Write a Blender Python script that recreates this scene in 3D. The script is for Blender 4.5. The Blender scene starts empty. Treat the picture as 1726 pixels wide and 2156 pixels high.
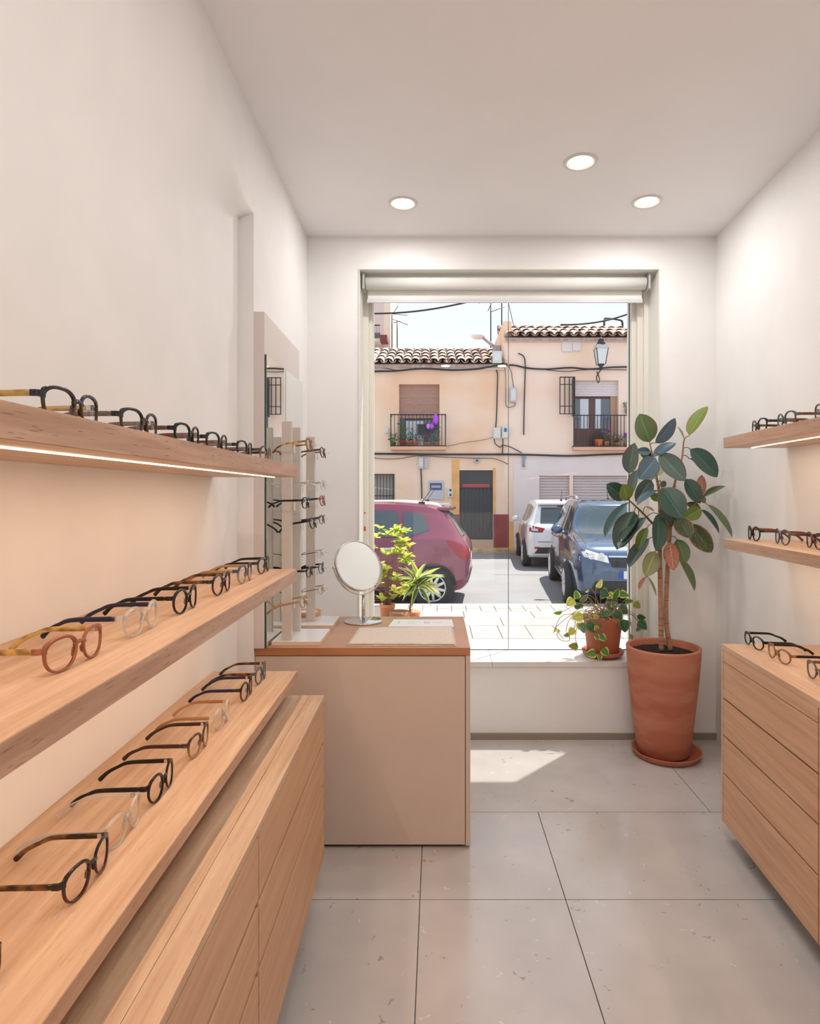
import bpy, bmesh, math, random
import numpy as np
from mathutils import Vector, Matrix, Euler, noise
from mathutils.bvhtree import BVHTree
from mathutils.geometry import delaunay_2d_cdt
random.seed(7)
C = bpy.context.scene.collection
R = math.radians

# ------------------------------------------------------------------ camera, world, sun, exposure
H, F, CX, CY = 1.42, 1300.0, 920.0, 1040.0          # eye height (m), focal length and vanishing point (px of 1726x2156)
cam_d = bpy.data.cameras.new('camera')
cam_d.sensor_fit = 'HORIZONTAL'; cam_d.sensor_width = 36.0
cam_d.lens = F / 1726 * 36.0
cam_d.shift_x = (863 - CX) / 1726.0
cam_d.shift_y = (CY - 1078) / 1726.0
cam_d.clip_start = 0.02; cam_d.clip_end = 300
cam = bpy.data.objects.new('camera', cam_d); C.objects.link(cam)
cam.location = (0, 0, H); cam.rotation_euler = (R(90), 0, 0)
bpy.context.scene.camera = cam

w = bpy.data.worlds.new('sky'); bpy.context.scene.world = w
w.use_nodes = True
nt = w.node_tree; nt.nodes.clear()
wo = nt.nodes.new('ShaderNodeOutputWorld'); bg = nt.nodes.new('ShaderNodeBackground')
tc = nt.nodes.new('ShaderNodeTexCoord'); sx = nt.nodes.new('ShaderNodeSeparateXYZ'); rp = nt.nodes.new('ShaderNodeValToRGB')
rp.color_ramp.elements[0].position = 0.0; rp.color_ramp.elements[0].color = (0.86, 0.88, 0.92, 1)
rp.color_ramp.elements[1].position = 0.6; rp.color_ramp.elements[1].color = (0.70, 0.79, 0.94, 1)
nt.links.new(tc.outputs['Generated'], sx.inputs[0]); nt.links.new(sx.outputs['Z'], rp.inputs[0])
nt.links.new(rp.outputs[0], bg.inputs[0]); nt.links.new(bg.outputs[0], wo.inputs[0])
bg.inputs[1].default_value = 0.76

sd = bpy.data.lights.new('sun', 'SUN'); sd.energy = 5.1; sd.angle = R(0.6); sd.color = (1.0, 0.95, 0.88)
sun = bpy.data.objects.new('sun', sd); C.objects.link(sun)
sun.rotation_euler = Vector((-0.31, -0.325, -1)).to_track_quat('-Z', 'Y').to_euler()
sun.location = (4, 8, 12)

vs = bpy.context.scene.view_settings
vs.view_transform = 'Standard'; vs.look = 'None'; vs.gamma = 1.0; vs.use_curve_mapping = False
vs.exposure = 0.74
DOWN_W, REAR_W, LED_W = 2.7, 3.3, 0.66       # watts of each downlight in view and each added one, watts per metre of shelf light

# ------------------------------------------------------------------ helpers
def PX(x, y, z):                 # a spot on the horizontal plane z seen at pixel x, y
    k = (y - CY) / (H - z)
    return Vector(((x - CX) / k, F / k, z))
def PY(x, y, Y):                 # a spot at depth Y seen at pixel x, y
    k = F / Y
    return Vector(((x - CX) / k, Y, H - (y - CY) / k))
AL, AR = 0.0192, -0.05           # the two long walls are a touch out of square
FL = Matrix.Rotation(math.atan(AL), 4, 'Z'); FR = Matrix.Rotation(math.atan(AR), 4, 'Z')
ID = Matrix.Identity(4)

def tag(o, label=None, cat=None, group=None, kind=None):
    if label: o['label'] = label
    if cat: o['category'] = cat
    if group: o['group'] = group
    if kind: o['kind'] = kind
    return o
WM = {}                          # world matrices, kept by hand so nothing waits for an update
def thing(name, label, cat, loc=(0, 0, 0), rz=0.0, group=None, kind=None, mat=None):
    o = bpy.data.objects.new(name, None); C.objects.link(o)
    o.empty_display_size = 0.05
    m = mat if mat is not None else Matrix.Translation(Vector(loc)) @ Matrix.Rotation(rz, 4, 'Z')
    o.matrix_world = m; WM[o.name] = m.copy()
    return tag(o, label, cat, group, kind)

class MB:
    def __init__(s, xf=None):
        s.v = []; s.f = []; s.sm = []; s.xf = xf; s.att = None
    def add(s, vs_, fs, smooth=False):
        b = len(s.v)
        s.v += [Vector(p) for p in vs_]
        s.f += [tuple(b + i for i in f) for f in fs]; s.sm += [smooth] * len(fs)
        return s
    def box(s, x0, x1, y0, y1, z0, z1, bev=0.0):
        if x0 > x1: x0, x1 = x1, x0
        if y0 > y1: y0, y1 = y1, y0
        if z0 > z1: z0, z1 = z1, z0
        if bev <= 0:
            p = [(x, y, z) for z in (z0, z1) for y in (y0, y1) for x in (x0, x1)]
            return s.add(p, [(0, 2, 3, 1), (4, 5, 7, 6), (0, 1, 5, 4), (2, 6, 7, 3), (0, 4, 6, 2), (1, 3, 7, 5)])
        bm = bmesh.new(); bmesh.ops.create_cube(bm, size=1)
        for v in bm.verts:
            v.co = Vector(((x0 + x1) / 2 + v.co.x * (x1 - x0), (y0 + y1) / 2 + v.co.y * (y1 - y0), (z0 + z1) / 2 + v.co.z * (z1 - z0)))
        bmesh.ops.bevel(bm, geom=bm.edges[:], offset=bev, segments=2, profile=0.7, affect='EDGES')
        bm.verts.index_update()
        s.add([v.co for v in bm.verts], [[v.index for v in f.verts] for f in bm.faces]); bm.free(); return s
    def tube(s, pts, r, n=8, cap=True):
        pts = [Vector(p) for p in pts]; m = len(pts)
        rr = r if hasattr(r, '__len__') else [r] * m
        vs_ = []; up = None
        for i, p in enumerate(pts):
            t = (pts[min(i + 1, m - 1)] - pts[max(i - 1, 0)])
            t = t.normalized() if t.length > 1e-9 else Vector((0, 0, 1))
            if up is None:
                up = Vector((0, 0, 1)) if abs(t.z) < .9 else Vector((1, 0, 0))
            a = t.cross(up)
            a = a.normalized() if a.length > 1e-6 else t.orthogonal().normalized()
            b = a.cross(t).normalized(); up = b
            for j in range(n):
                th = 2 * math.pi * j / n
                vs_.append(p + a * math.cos(th) * rr[i] + b * math.sin(th) * rr[i])
        fs = [(i * n + j, i * n + (j + 1) % n, (i + 1) * n + (j + 1) % n, (i + 1) * n + j) for i in range(m - 1) for j in range(n)]
        if cap: fs += [tuple(range(n))[::-1], tuple((m - 1) * n + j for j in range(n))]
        return s.add(vs_, fs, True)
    def lathe(s, prof, n=32, c=(0, 0, 0), axis='z', M=None):
        c = Vector(c); vs_ = []
        for r, h in prof:
            for j in range(n):
                a = 2 * math.pi * j / n
                p = Vector((r * math.cos(a), r * math.sin(a), h))
                if axis == 'y': p = Vector((p.x, p.z, p.y))
                if axis == 'x': p = Vector((p.z, p.x, p.y))
                if M is not None: p = M @ p
                vs_.append(p + c)
        m = len(prof)
        fs = [(i * n + j, i * n + (j + 1) % n, (i + 1) * n + (j + 1) % n, (i + 1) * n + j) for i in range(m - 1) for j in range(n)]
        b0 = len(s.sm); s.add(vs_, fs, True)
        caps = ([tuple(range(n))[::-1]] if prof[0][0] > 1e-5 else []) + ([tuple((m - 1) * n + j for j in range(n))] if prof[-1][0] > 1e-5 else [])
        b = len(s.v) - len(vs_)
        for c_ in caps: s.f.append(tuple(b + i for i in c_)); s.sm.append(False)
        return s
    def ball(s, c, r, n=10, sq=(1, 1, 1)):
        prof = [(math.sin(math.pi * i / n), -math.cos(math.pi * i / n)) for i in range(n + 1)]
        b = len(s.v); s.lathe([(max(a, 1e-6) * r, h * r) for a, h in prof], n + 4)
        for i in range(b, len(s.v)):
            p = s.v[i]; s.v[i] = Vector((p.x * sq[0], p.y * sq[1], p.z * sq[2])) + Vector(c)
        return s
    def mesh(s, name, inv=None):
        me = bpy.data.meshes.new(name)
        vs_ = s.v
        if s.xf is not None: vs_ = [s.xf @ p for p in vs_]
        if inv is not None: vs_ = [inv @ p for p in vs_]
        me.from_pydata([tuple(p) for p in vs_], [], s.f)
        bm = bmesh.new(); bm.from_mesh(me); bmesh.ops.recalc_face_normals(bm, faces=bm.faces[:]); bm.to_mesh(me); bm.free()
        for p, q in zip(me.polygons, s.sm): p.use_smooth = q
        return me
    def build(s, name, m, parent=None, label=None, cat=None, group=None, kind=None, world=True, auto=None):
        inv = WM[parent.name].inverted() if (parent is not None and world) else None
        loc = None
        if parent is None and world:                     # origin at the base of a one-mesh thing
            ps = [(s.xf @ p if s.xf is not None else p) for p in s.v]
            lo = [min(p[i] for p in ps) for i in range(3)]; hi = [max(p[i] for p in ps) for i in range(3)]
            loc = Vector(((lo[0] + hi[0]) / 2, (lo[1] + hi[1]) / 2, lo[2]))
            if s.xf is not None: rot = s.xf.to_3x3().to_4x4()
            else: rot = ID
            MM = Matrix.Translation(loc) @ rot
            inv = MM.inverted()
        me = s.mesh(name, inv)
        o = bpy.data.objects.new(name, me); C.objects.link(o)
        if m is not None: me.materials.append(m)
        if parent is not None:
            o.parent = parent; WM[o.name] = WM[parent.name].copy()
        elif world:
            o.matrix_world = MM; WM[o.name] = MM.copy()
        else: WM[o.name] = ID.copy()
        if auto is not None:
            for p in me.polygons: p.use_smooth = True
            me.set_sharp_from_angle(angle=R(auto))
        return tag(o, label, cat, group, kind)

def inst(name, me, m, parent, M, label=None, kind=None):  # a piece that shares its mesh, M in parent space
    o = bpy.data.objects.new(name, me); C.objects.link(o)
    if parent is not None: o.parent = parent
    o.matrix_local = M
    if m is not None and len(o.material_slots):
        o.material_slots[0].link = 'OBJECT'; o.material_slots[0].material = m
    WM[o.name] = (WM[parent.name] if parent is not None else ID) @ M
    return tag(o, label, kind=kind)
def catmull(pts, n=6):
    pts = [Vector(p) for p in pts]; out = []
    P_ = [pts[0]] + pts + [pts[-1]]
    for i in range(1, len(P_) - 2):
        a, b, c, d = P_[i - 1:i + 3]
        for j in range(n):
            t = j / n
            out.append(.5 * ((2 * b) + (c - a) * t + (2 * a - 5 * b + 4 * c - d) * t * t + (3 * b - a - 3 * c + d) * t ** 3))
    out.append(pts[-1]); return out

# ------------------------------------------------------------------ materials
MATS = {}
def srgb(r, g, b):
    f = lambda c: ((c / 255) / 12.92) if c / 255 <= .04045 else (((c / 255) + .055) / 1.055) ** 2.4
    return (f(r), f(g), f(b), 1)
def mat(name, col, rough=.5, metal=0.0, var=0.0, vscale=6.0, bump=0.0, bscale=80.0, spec=.5, trans=0.0, coat=0.0, emis=None, estr=0.0, stretch=(1, 1, 1), col2=None, lo=.4, hi=.6, detail=4.0):
    if name in MATS: return MATS[name]
    m = bpy.data.materials.new(name); m.use_nodes = True
    n = m.node_tree; b = n.nodes['Principled BSDF']
    if len(col) == 3: col = (*col, 1)
    b.inputs['Base Color'].default_value = col
    b.inputs['Roughness'].default_value = rough; b.inputs['Metallic'].default_value = metal
    b.inputs['Specular IOR Level'].default_value = spec
    b.inputs['Transmission Weight'].default_value = trans
    b.inputs['Coat Weight'].default_value = coat
    if emis is not None:
        b.inputs['Emission Color'].default_value = emis; b.inputs['Emission Strength'].default_value = estr
    if var > 0 or bump > 0 or col2 is not None:
        t = n.nodes.new('ShaderNodeTexCoord'); mp = n.nodes.new('ShaderNodeMapping'); mp.inputs['Scale'].default_value = stretch
        n.links.new(t.outputs['Object'], mp.inputs[0])
        if var > 0 or col2 is not None:
            nz = n.nodes.new('ShaderNodeTexNoise'); nz.inputs['Scale'].default_value = vscale; nz.inputs['Detail'].default_value = detail
            n.links.new(mp.outputs[0], nz.inputs[0])
            rr = n.nodes.new('ShaderNodeValToRGB')
            rr.color_ramp.elements[0].position = lo; rr.color_ramp.elements[1].position = hi
            c2 = col2 if col2 is not None else tuple(min(1, c * (1 + var)) for c in col[:3]) + (1,)
            c1 = col if col2 is not None else tuple(c * (1 - var) for c in col[:3]) + (1,)
            rr.color_ramp.elements[0].color = c1; rr.color_ramp.elements[1].color = c2 if len(c2) == 4 else (*c2, 1)
            n.links.new(nz.outputs[0], rr.inputs[0]); n.links.new(rr.outputs[0], b.inputs['Base Color'])
        if bump > 0:
            nb = n.nodes.new('ShaderNodeTexNoise'); nb.inputs['Scale'].default_value = bscale
            bp = n.nodes.new('ShaderNodeBump'); bp.inputs['Strength'].default_value = bump; bp.inputs['Distance'].default_value = .004
            n.links.new(mp.outputs[0], nb.inputs[0]); n.links.new(nb.outputs[0], bp.inputs['Height']); n.links.new(bp.outputs[0], b.inputs['Normal'])
    MATS[name] = m; return m
def glassy(name, tint=(1, 1, 1, 1), refl=1.0, ior=1.45, rough=0.0, base=0.0):
    if name in MATS: return MATS[name]
    m = bpy.data.materials.new(name); m.use_nodes = True; n = m.node_tree; n.nodes.clear()
    o = n.nodes.new('ShaderNodeOutputMaterial'); mx = n.nodes.new('ShaderNodeMixShader')
    tr = n.nodes.new('ShaderNodeBsdfTransparent'); gl = n.nodes.new('ShaderNodeBsdfGlossy'); fr = n.nodes.new('ShaderNodeFresnel')
    mu = n.nodes.new('ShaderNodeMath'); mu.operation = 'MULTIPLY_ADD'; mu.inputs[1].default_value = refl; mu.inputs[2].default_value = base; mu.use_clamp = True
    tr.inputs[0].default_value = tint; gl.inputs['Roughness'].default_value = rough; fr.inputs[0].default_value = ior
    n.links.new(fr.outputs[0], mu.inputs[0]); n.links.new(mu.outputs[0], mx.inputs[0])
    n.links.new(tr.outputs[0], mx.inputs[1]); n.links.new(gl.outputs[0], mx.inputs[2]); n.links.new(mx.outputs[0], o.inputs[0])
    MATS[name] = m; return m
def wood(name, light, dark, pores=.5, axis='Y', rough=.42, rings=7.0):
    if name in MATS: return MATS[name]
    m = mat(name, light, rough); n = m.node_tree; b = n.nodes['Principled BSDF']
    t = n.nodes.new('ShaderNodeTexCoord'); sc = {'Y': (1, .05, 1), 'X': (.05, 1, 1), 'Z': (1, 1, .05)}[axis]
    mp = n.nodes.new('ShaderNodeMapping'); mp.inputs['Scale'].default_value = sc; n.links.new(t.outputs['Object'], mp.inputs[0])
    a = n.nodes.new('ShaderNodeTexNoise'); a.inputs['Scale'].default_value = 9; a.inputs['Detail'].default_value = 5; a.inputs['Distortion'].default_value = .6
    n.links.new(mp.outputs[0], a.inputs[0])
    wv = n.nodes.new('ShaderNodeMath'); wv.operation = 'MULTIPLY'; wv.inputs[1].default_value = rings * 6.28; n.links.new(a.outputs[0], wv.inputs[0])
    si = n.nodes.new('ShaderNodeMath'); si.operation = 'SINE'; n.links.new(wv.outputs[0], si.inputs[0])
    f = n.nodes.new('ShaderNodeTexNoise'); f.inputs['Scale'].default_value = 90; f.inputs['Detail'].default_value = 3; n.links.new(mp.outputs[0], f.inputs[0])
    ad = n.nodes.new('ShaderNodeMath'); ad.operation = 'MULTIPLY_ADD'; ad.inputs[1].default_value = .13; n.links.new(si.outputs[0], ad.inputs[0]); n.links.new(f.outputs[0], ad.inputs[2])
    rr = n.nodes.new('ShaderNodeValToRGB'); rr.color_ramp.elements[0].position = .15; rr.color_ramp.elements[1].position = .75
    rr.color_ramp.elements[0].color = dark; rr.color_ramp.elements[1].color = light
    n.links.new(ad.outputs[0], rr.inputs[0])
    # short dark pores along the grain
    mp2 = n.nodes.new('ShaderNodeMapping'); mp2.inputs['Scale'].default_value = tuple(c if c == 1 else .06 for c in sc); n.links.new(t.outputs['Object'], mp2.inputs[0])
    p = n.nodes.new('ShaderNodeTexNoise'); p.inputs['Scale'].default_value = 420; p.inputs['Detail'].default_value = 1; n.links.new(mp2.outputs[0], p.inputs[0])
    pr = n.nodes.new('ShaderNodeValToRGB'); pr.color_ramp.elements[0].position = .66; pr.color_ramp.elements[1].position = .74
    pr.color_ramp.elements[0].color = (0, 0, 0, 1); pr.color_ramp.elements[1].color = (pores,) * 3 + (1,)
    n.links.new(p.outputs[0], pr.inputs[0])
    mx = n.nodes.new('ShaderNodeMix'); mx.data_type = 'RGBA'; n.links.new(pr.outputs[0], mx.inputs[0]); n.links.new(rr.outputs[0], mx.inputs[6])
    mx.inputs[7].default_value = tuple(c * .30 for c in dark[:3]) + (1,)
    n.links.new(mx.outputs[2], b.inputs['Base Color'])
    return m
def leafmat(name, mid, edge, under=None, rough=.35, trans=.25, spots=None, ev=.80):
    if name in MATS: return MATS[name]
    m = bpy.data.materials.new(name); m.use_nodes = True; n = m.node_tree; b = n.nodes['Principled BSDF']; o = n.nodes['Material Output']
    at = n.nodes.new('ShaderNodeAttribute'); at.attribute_name = 'edge'
    rr = n.nodes.new('ShaderNodeValToRGB'); rr.color_ramp.elements[0].position = .03; rr.color_ramp.elements[0].color = tuple(min(1, c * 1.5 + .02) for c in mid[:3]) + (1,)
    e = rr.color_ramp.elements.new(.10); e.color = mid
    e = rr.color_ramp.elements.new(ev); e.color = mid
    rr.color_ramp.elements[-1].position = ev + .15; rr.color_ramp.elements[-1].color = edge
    n.links.new(at.outputs['Fac'], rr.inputs[0])
    t = n.nodes.new('ShaderNodeTexCoord'); nz = n.nodes.new('ShaderNodeTexNoise'); nz.inputs['Scale'].default_value = 25; n.links.new(t.outputs['Object'], nz.inputs[0])
    mx = n.nodes.new('ShaderNodeMix'); mx.data_type = 'RGBA'; mx.blend_type = 'MULTIPLY'; mx.inputs[0].default_value = .22
    n.links.new(rr.outputs[0], mx.inputs[6]); n.links.new(nz.outputs['Color'], mx.inputs[7])
    src = mx.outputs[2]
    if spots is not None:
        nz2 = n.nodes.new('ShaderNodeTexNoise'); nz2.inputs['Scale'].default_value = 14; n.links.new(t.outputs['Object'], nz2.inputs[0])
        r2 = n.nodes.new('ShaderNodeValToRGB'); r2.color_ramp.elements[0].position = .58; r2.color_ramp.elements[1].position = .66; n.links.new(nz2.outputs[0], r2.inputs[0])
        m2 = n.nodes.new('ShaderNodeMix'); m2.data_type = 'RGBA'; n.links.new(r2.outputs[0], m2.inputs[0]); n.links.new(src, m2.inputs[6]); m2.inputs[7].default_value = spots
        src = m2.outputs[2]
    if under is not None:
        gm = n.nodes.new('ShaderNodeNewGeometry'); m3 = n.nodes.new('ShaderNodeMix'); m3.data_type = 'RGBA'
        n.links.new(gm.outputs['Backfacing'], m3.inputs[0]); n.links.new(src, m3.inputs[6]); m3.inputs[7].default_value = under; src = m3.outputs[2]
    n.links.new(src, b.inputs['Base Color']); b.inputs['Roughness'].default_value = rough
    ts = n.nodes.new('ShaderNodeBsdfTranslucent'); n.links.new(src, ts.inputs[0])
    ms = n.nodes.new('ShaderNodeMixShader'); ms.inputs[0].default_value = trans
    n.links.new(b.outputs[0], ms.inputs[1]); n.links.new(ts.outputs[0], ms.inputs[2]); n.links.new(ms.outputs[0], o.inputs[0])
    MATS[name] = m; return m

WHITE = mat('white_wall_paint', (.855, .845, .838), .65, var=.02, vscale=3, bump=.05, bscale=25, spec=.2)
CEIL = mat('ceiling_paint', (.88, .868, .875), .7, spec=.2, var=.01, vscale=2)
TRIM = mat('white_trim', (.80, .79, .74), .45)
FRAMEW = mat('cream_window_frame', (.80, .775, .70), .35)
OAK = wood('ash_wood', srgb(208, 177, 148), srgb(182, 145, 114), .30)
OAKF = wood('ash_wood_edge', srgb(200, 164, 138), srgb(170, 132, 108), .85)
OAKX = wood('ash_wood_cross', srgb(214, 178, 144), srgb(186, 144, 110), .3, 'X')
OAKR = wood('pale_ash_wood', srgb(216, 182, 152), srgb(192, 152, 120), .15)
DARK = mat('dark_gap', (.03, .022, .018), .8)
CHROME = mat('brushed_steel', (.62, .60, .58), .25, 1.0)
MIRROR = mat('mirror_glass', (.86, .89, .87), .01, 1.0)
GLASSEDGE = mat('green_glass_edge', (.03, .10, .08), .1)
TERRA = mat('terracotta', srgb(180, 108, 84), .75, col2=srgb(196, 132, 106), vscale=3.2, lo=.42, hi=.62, bump=.15, bscale=60, stretch=(1, 1, 3), spec=.25)
TERRA2 = mat('terracotta_pale', srgb(204, 132, 96), .75, var=.08, vscale=8)
SOIL = mat('potting_soil', (.02, .013, .01), .95, var=.5, vscale=60, bump=1, bscale=60)
PANE = glassy('window_glass', (.985, .995, .99, 1), .5, 1.45)
WMETAL = mat('white_lacquer', (.80, .79, .77), .25)
# ------------------------------------------------------------------ the room
ZC = 2.911; YB = 3.577; KC = 526.0; YC = F / KC            # ceiling, window wall, face of the desk
XL, XN = -.6825, -.7414                                     # left wall face and the face of its recess (wall frame)
XR = 1.4337; YREAR = -1.3
ZSILL = .449; GY = 3.848                                    # window sill, glass plane
WX0, WX1, WZ1 = -.454, 1.288, 2.724

def tiles_floor():
    o = MB().box(-1.2, 1.9, YREAR - .2, YB + .3, -.12, -.012).build('floor', mat('floor_grout', (.36, .33, .31), .8), None, 'grey beige stone tile floor of the shop', kind='structure')
    m = mat('floor_tile', srgb(184, 179, 176), .18, col2=srgb(198, 193, 190), vscale=4, lo=.3, hi=.7, bump=.04, bscale=30)
    m.node_tree.nodes['Principled BSDF'].inputs['Specular IOR Level'].default_value = .9
    n = m.node_tree; b = n.nodes['Principled BSDF']; base = b.inputs['Base Color'].links[0].from_socket
    t = n.nodes.new('ShaderNodeTexCoord'); v = n.nodes.new('ShaderNodeTexVoronoi'); v.inputs['Scale'].default_value = 17; v.inputs['Randomness'].default_value = 1
    dn = n.nodes.new('ShaderNodeTexNoise'); dn.inputs['Scale'].default_value = 16; dn.inputs['Detail'].default_value = 3
    vm = n.nodes.new('ShaderNodeMix'); vm.data_type = 'RGBA'; vm.inputs[0].default_value = .16
    n.links.new(t.outputs['Object'], vm.inputs[6]); n.links.new(t.outputs['Object'], dn.inputs[0]); n.links.new(dn.outputs['Color'], vm.inputs[7]); n.links.new(vm.outputs[2], v.inputs[0])
    r1 = n.nodes.new('ShaderNodeValToRGB'); r1.color_ramp.elements[0].position = .08; r1.color_ramp.elements[1].position = .15
    r1.color_ramp.elements[0].color = (1, 1, 1, 1); r1.color_ramp.elements[1].color = (0, 0, 0, 1); n.links.new(v.outputs['Distance'], r1.inputs[0])
    sc = n.nodes.new('ShaderNodeSeparateColor'); n.links.new(v.outputs['Color'], sc.inputs[0])
    r2 = n.nodes.new('ShaderNodeValToRGB'); r2.color_ramp.interpolation = 'CONSTANT'
    r2.color_ramp.elements[0].color = srgb(160, 148, 138); e = r2.color_ramp.elements.new(.4); e.color = srgb(190, 182, 176); r2.color_ramp.elements[-1].position = .72; r2.color_ramp.elements[-1].color = srgb(214, 206, 198)
    n.links.new(sc.outputs[0], r2.inputs[0])
    m3 = n.nodes.new('ShaderNodeMix'); m3.data_type = 'RGBA'; n.links.new(r1.outputs[0], m3.inputs[0]); n.links.new(base, m3.inputs[6]); n.links.new(r2.outputs[0], m3.inputs[7])
    n.links.new(m3.outputs[2], b.inputs['Base Color'])
    g = .0018
    ys = [YB, 2.757, 2.1616, 1.566, .97, .375, -.22, -.815, YREAR]
    for i in range(len(ys) - 1):
        xs = [-1.1, -.06, 1.22, 1.85] if i == 0 else [-1.1, -.06, .45, 1.85]
        for a, c in zip(xs, xs[1:]):
            MB().box(a + g, c - g, ys[i + 1] + g, ys[i] - g, -.012, 0, 0).build('tile', m, o)
tiles_floor()

MB().box(-1.4, 2.2, YREAR - .3, YB + .36, ZC, ZC + .25).build('ceiling', CEIL, None, 'white painted flat ceiling with recessed lights', kind='structure')
# left wall: full thickness around the desk, and above a shallow recess that holds the shelves
lw = MB(FL); Y0 = YREAR - .2; ZN = 1.42 + 580 / KC
lw.box(XL, XN - .25, YC, YB + .3, -.1, ZC + .02)
lw.box(XN, XN - .25, Y0, YC, -.1, ZC + .02)
def np_(zt_, soft):                                            # wall profile: recess below, flush above, the turn soft far from the desk
    n = 14; out = [(XN - .03, zt_ - .03 - soft)]
    for i in range(n + 1):
        t = i / n; s_ = t * t * (3 - 2 * t)
        out.append((XN + (XL - XN) * s_, zt_ - .03 - soft * (1 - t) + .034 * (t ** 4 if soft > .1 else t * .5)))
    return out + [(XL, ZC + .02), (XN - .03, ZC + .02)]
st_ = [(YC + .001, .004), (YC - .12, .06), (2.1, .25), (1.6, .7), (Y0, .8)]
pr_ = [np_(ZN + .03 + (.30 if q > .5 else .12 if q > .2 else 0), q) for _, q in st_]; k_ = len(pr_[0])
lw.add([(x, st_[i][0], z) for i in range(len(st_)) for x, z in pr_[i]],
       [(i * k_ + j, i * k_ + (j + 1) % k_, (i + 1) * k_ + (j + 1) % k_, (i + 1) * k_ + j) for i in range(len(st_) - 1) for j in range(k_)] + [tuple(range(k_)), tuple((len(st_) - 1) * k_ + j for j in range(k_))])
lw.build('wall_left', WHITE, None, 'white plaster wall with a recess behind the three long shelves', kind='structure', auto=50)
MB(FR).box(XR, XR + .25, Y0, YB + .3, -.1, ZC + .02).build('wall_right', WHITE, None, 'white plaster wall behind the two shelves near the rubber plant', kind='structure')
rw = MB(); rw.box(-1.4, -.35, YREAR - .2, YREAR, -.1, ZC + .02); rw.box(.85, 2.2, YREAR - .2, YREAR, -.1, ZC + .02); rw.box(-.35, .85, YREAR - .2, YREAR, 2.3, ZC + .02)
rw.build('wall_rear', WHITE, None, 'white wall with a doorway at the rear of the shop', kind='structure')  # the opening is added out of view to let daylight in
bw = MB()
bw.box(-1.2, WX0, YB, YB + .34, -.1, ZC + .02); bw.box(WX1, 2.0, YB, YB + .34, -.1, ZC + .02)
bw.box(WX0, WX1, YB, YB + .34, WZ1, ZC + .02); bw.box(WX0, WX1, YB, YB + .34, -.35, ZSILL - .03)
bw.build('wall_back', WHITE, None, 'white wall around the large shop window', kind='structure')
MB().box(-1.0, 1.75, YB - .012, YB, 0, .037, .002).build('baseboard_back', mat('taupe_baseboard', srgb(150, 138, 126), .5), None, 'low taupe tile skirting under the window', kind='structure')
MB(FR).box(XR - .012, XR, .3, YB - .19, 0, .037, .002).build('baseboard_right', MATS['taupe_baseboard'], None, 'low taupe tile skirting behind the drawer cabinet', kind='structure')

wn = thing('window_1', 'large frameless shop window of two panes onto the street', None, (0, YB, ZSILL), kind='structure')
fr = MB(); a = .012
GX0, GX1 = (785 - CX) / 337.8, (1326 - CX) / 337.8
fr.box(WX0, GX0 + .004, GY - .045, GY + .05, ZSILL, WZ1, .004).box(WX0, GX0 - .02, GY - .075, GY - .045, ZSILL, WZ1, .003)
fr.box(GX1 - .004, WX1, GY - .045, GY + .05, ZSILL, WZ1, .004).box(GX1 + .022, WX1, GY - .075, GY - .045, ZSILL, WZ1, .003).box(GX1 + .055, WX1, GY - .1, GY - .075, ZSILL, WZ1, .003)
fr.box(GX0, GX1, GY - .045, GY + .05, WZ1 - .1, WZ1, .004)
fr.build('frame', FRAMEW, wn)
tr = MB(); e = .006                                              # painted casing round the opening
tr.box(WX0 - .001, WX0 + .005, YB - e, GY - .04, ZSILL, WZ1 - .005).box(WX1 - .005, WX1 + .001, YB - e, GY - .04, ZSILL, WZ1 - .005).box(WX0 - .001, WX1 + .001, YB - e, GY - .04, WZ1 - .005, WZ1 + .001)
tr.build('reveal', TRIM, wn)
xs_ = (1070 - CX) / 337.8
for a_, b_ in ((GX0 - .004, xs_ - .0015), (xs_ + .0015, GX1 + .004)):
    p = MB().box(a_, b_, GY - .005, GY + .005, ZSILL + .001, WZ1 - .09).build('pane', PANE, wn)
MB().box(xs_ - .0014, xs_ + .0014, GY - .0055, GY + .0055, ZSILL, WZ1 - .09).build('joint', GLASSEDGE, wn)
MB().box(GX0, GX0 + .004, GY - .008, GY + .008, ZSILL, WZ1 - .09).box(GX1 - .006, GX1, GY - .008, GY + .008, ZSILL, WZ1 - .09).box(GX0, GX1, GY - .006, GY + .006, ZSILL, ZSILL + .003).build('gasket', mat('dark_gasket', (.03, .04, .06), .5), wn)
SILLM = mat('white_stone_sill', (.78, .75, .72), .35, var=.02, vscale=5)
jx = .20
for a_, b_ in ((WX0, .318), (.320, WX1)):
    MB().box(a_, b_, YB - .008, GY + .03, ZSILL - .03, ZSILL, .002).build('sill', SILLM, wn)
# roller blind
bl = thing('roller_blind', 'white roller blind rolled up at the top of the shop window', 'blind', (.4, YB + .1, WZ1 - .1))
by = YB + .075; kb = F / by; zt = H - (597 - CY) / kb; bx0 = (766 - CX) / kb; bx1 = (1362 - CX) / kb
BF = mat('blind_fabric', (.80, .80, .76), .8, trans=.0)
MB().lathe([(.036, bx0 + .012), (.036, bx1 - .012)], 24, (0, by, zt), 'x').build('tube', BF, bl)
MB().box(bx0 + .02, bx1 - .02, by + .033, by + .035, zt - .085, zt).build('fabric', BF, bl)
MB().box(bx0 + .016, bx1 - .016, by + .028, by + .040, zt - .104, zt - .080, .003).build('bottom_bar', mat('pale_grey_bar', (.66, .66, .70), .4), bl)
for x in (bx0, bx1):
    MB().box(x - .004, x + .008, by - .04, by + .04, zt - .042, zt + .05, .003).build('bracket', mat('grey_plastic', (.45, .45, .45), .4), bl)
MB().tube([(bx1 + .012, by - .02, zt + .03 - .004 * i) for i in range(16)], .003, 6).build('chain', CHROME, bl)
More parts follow.
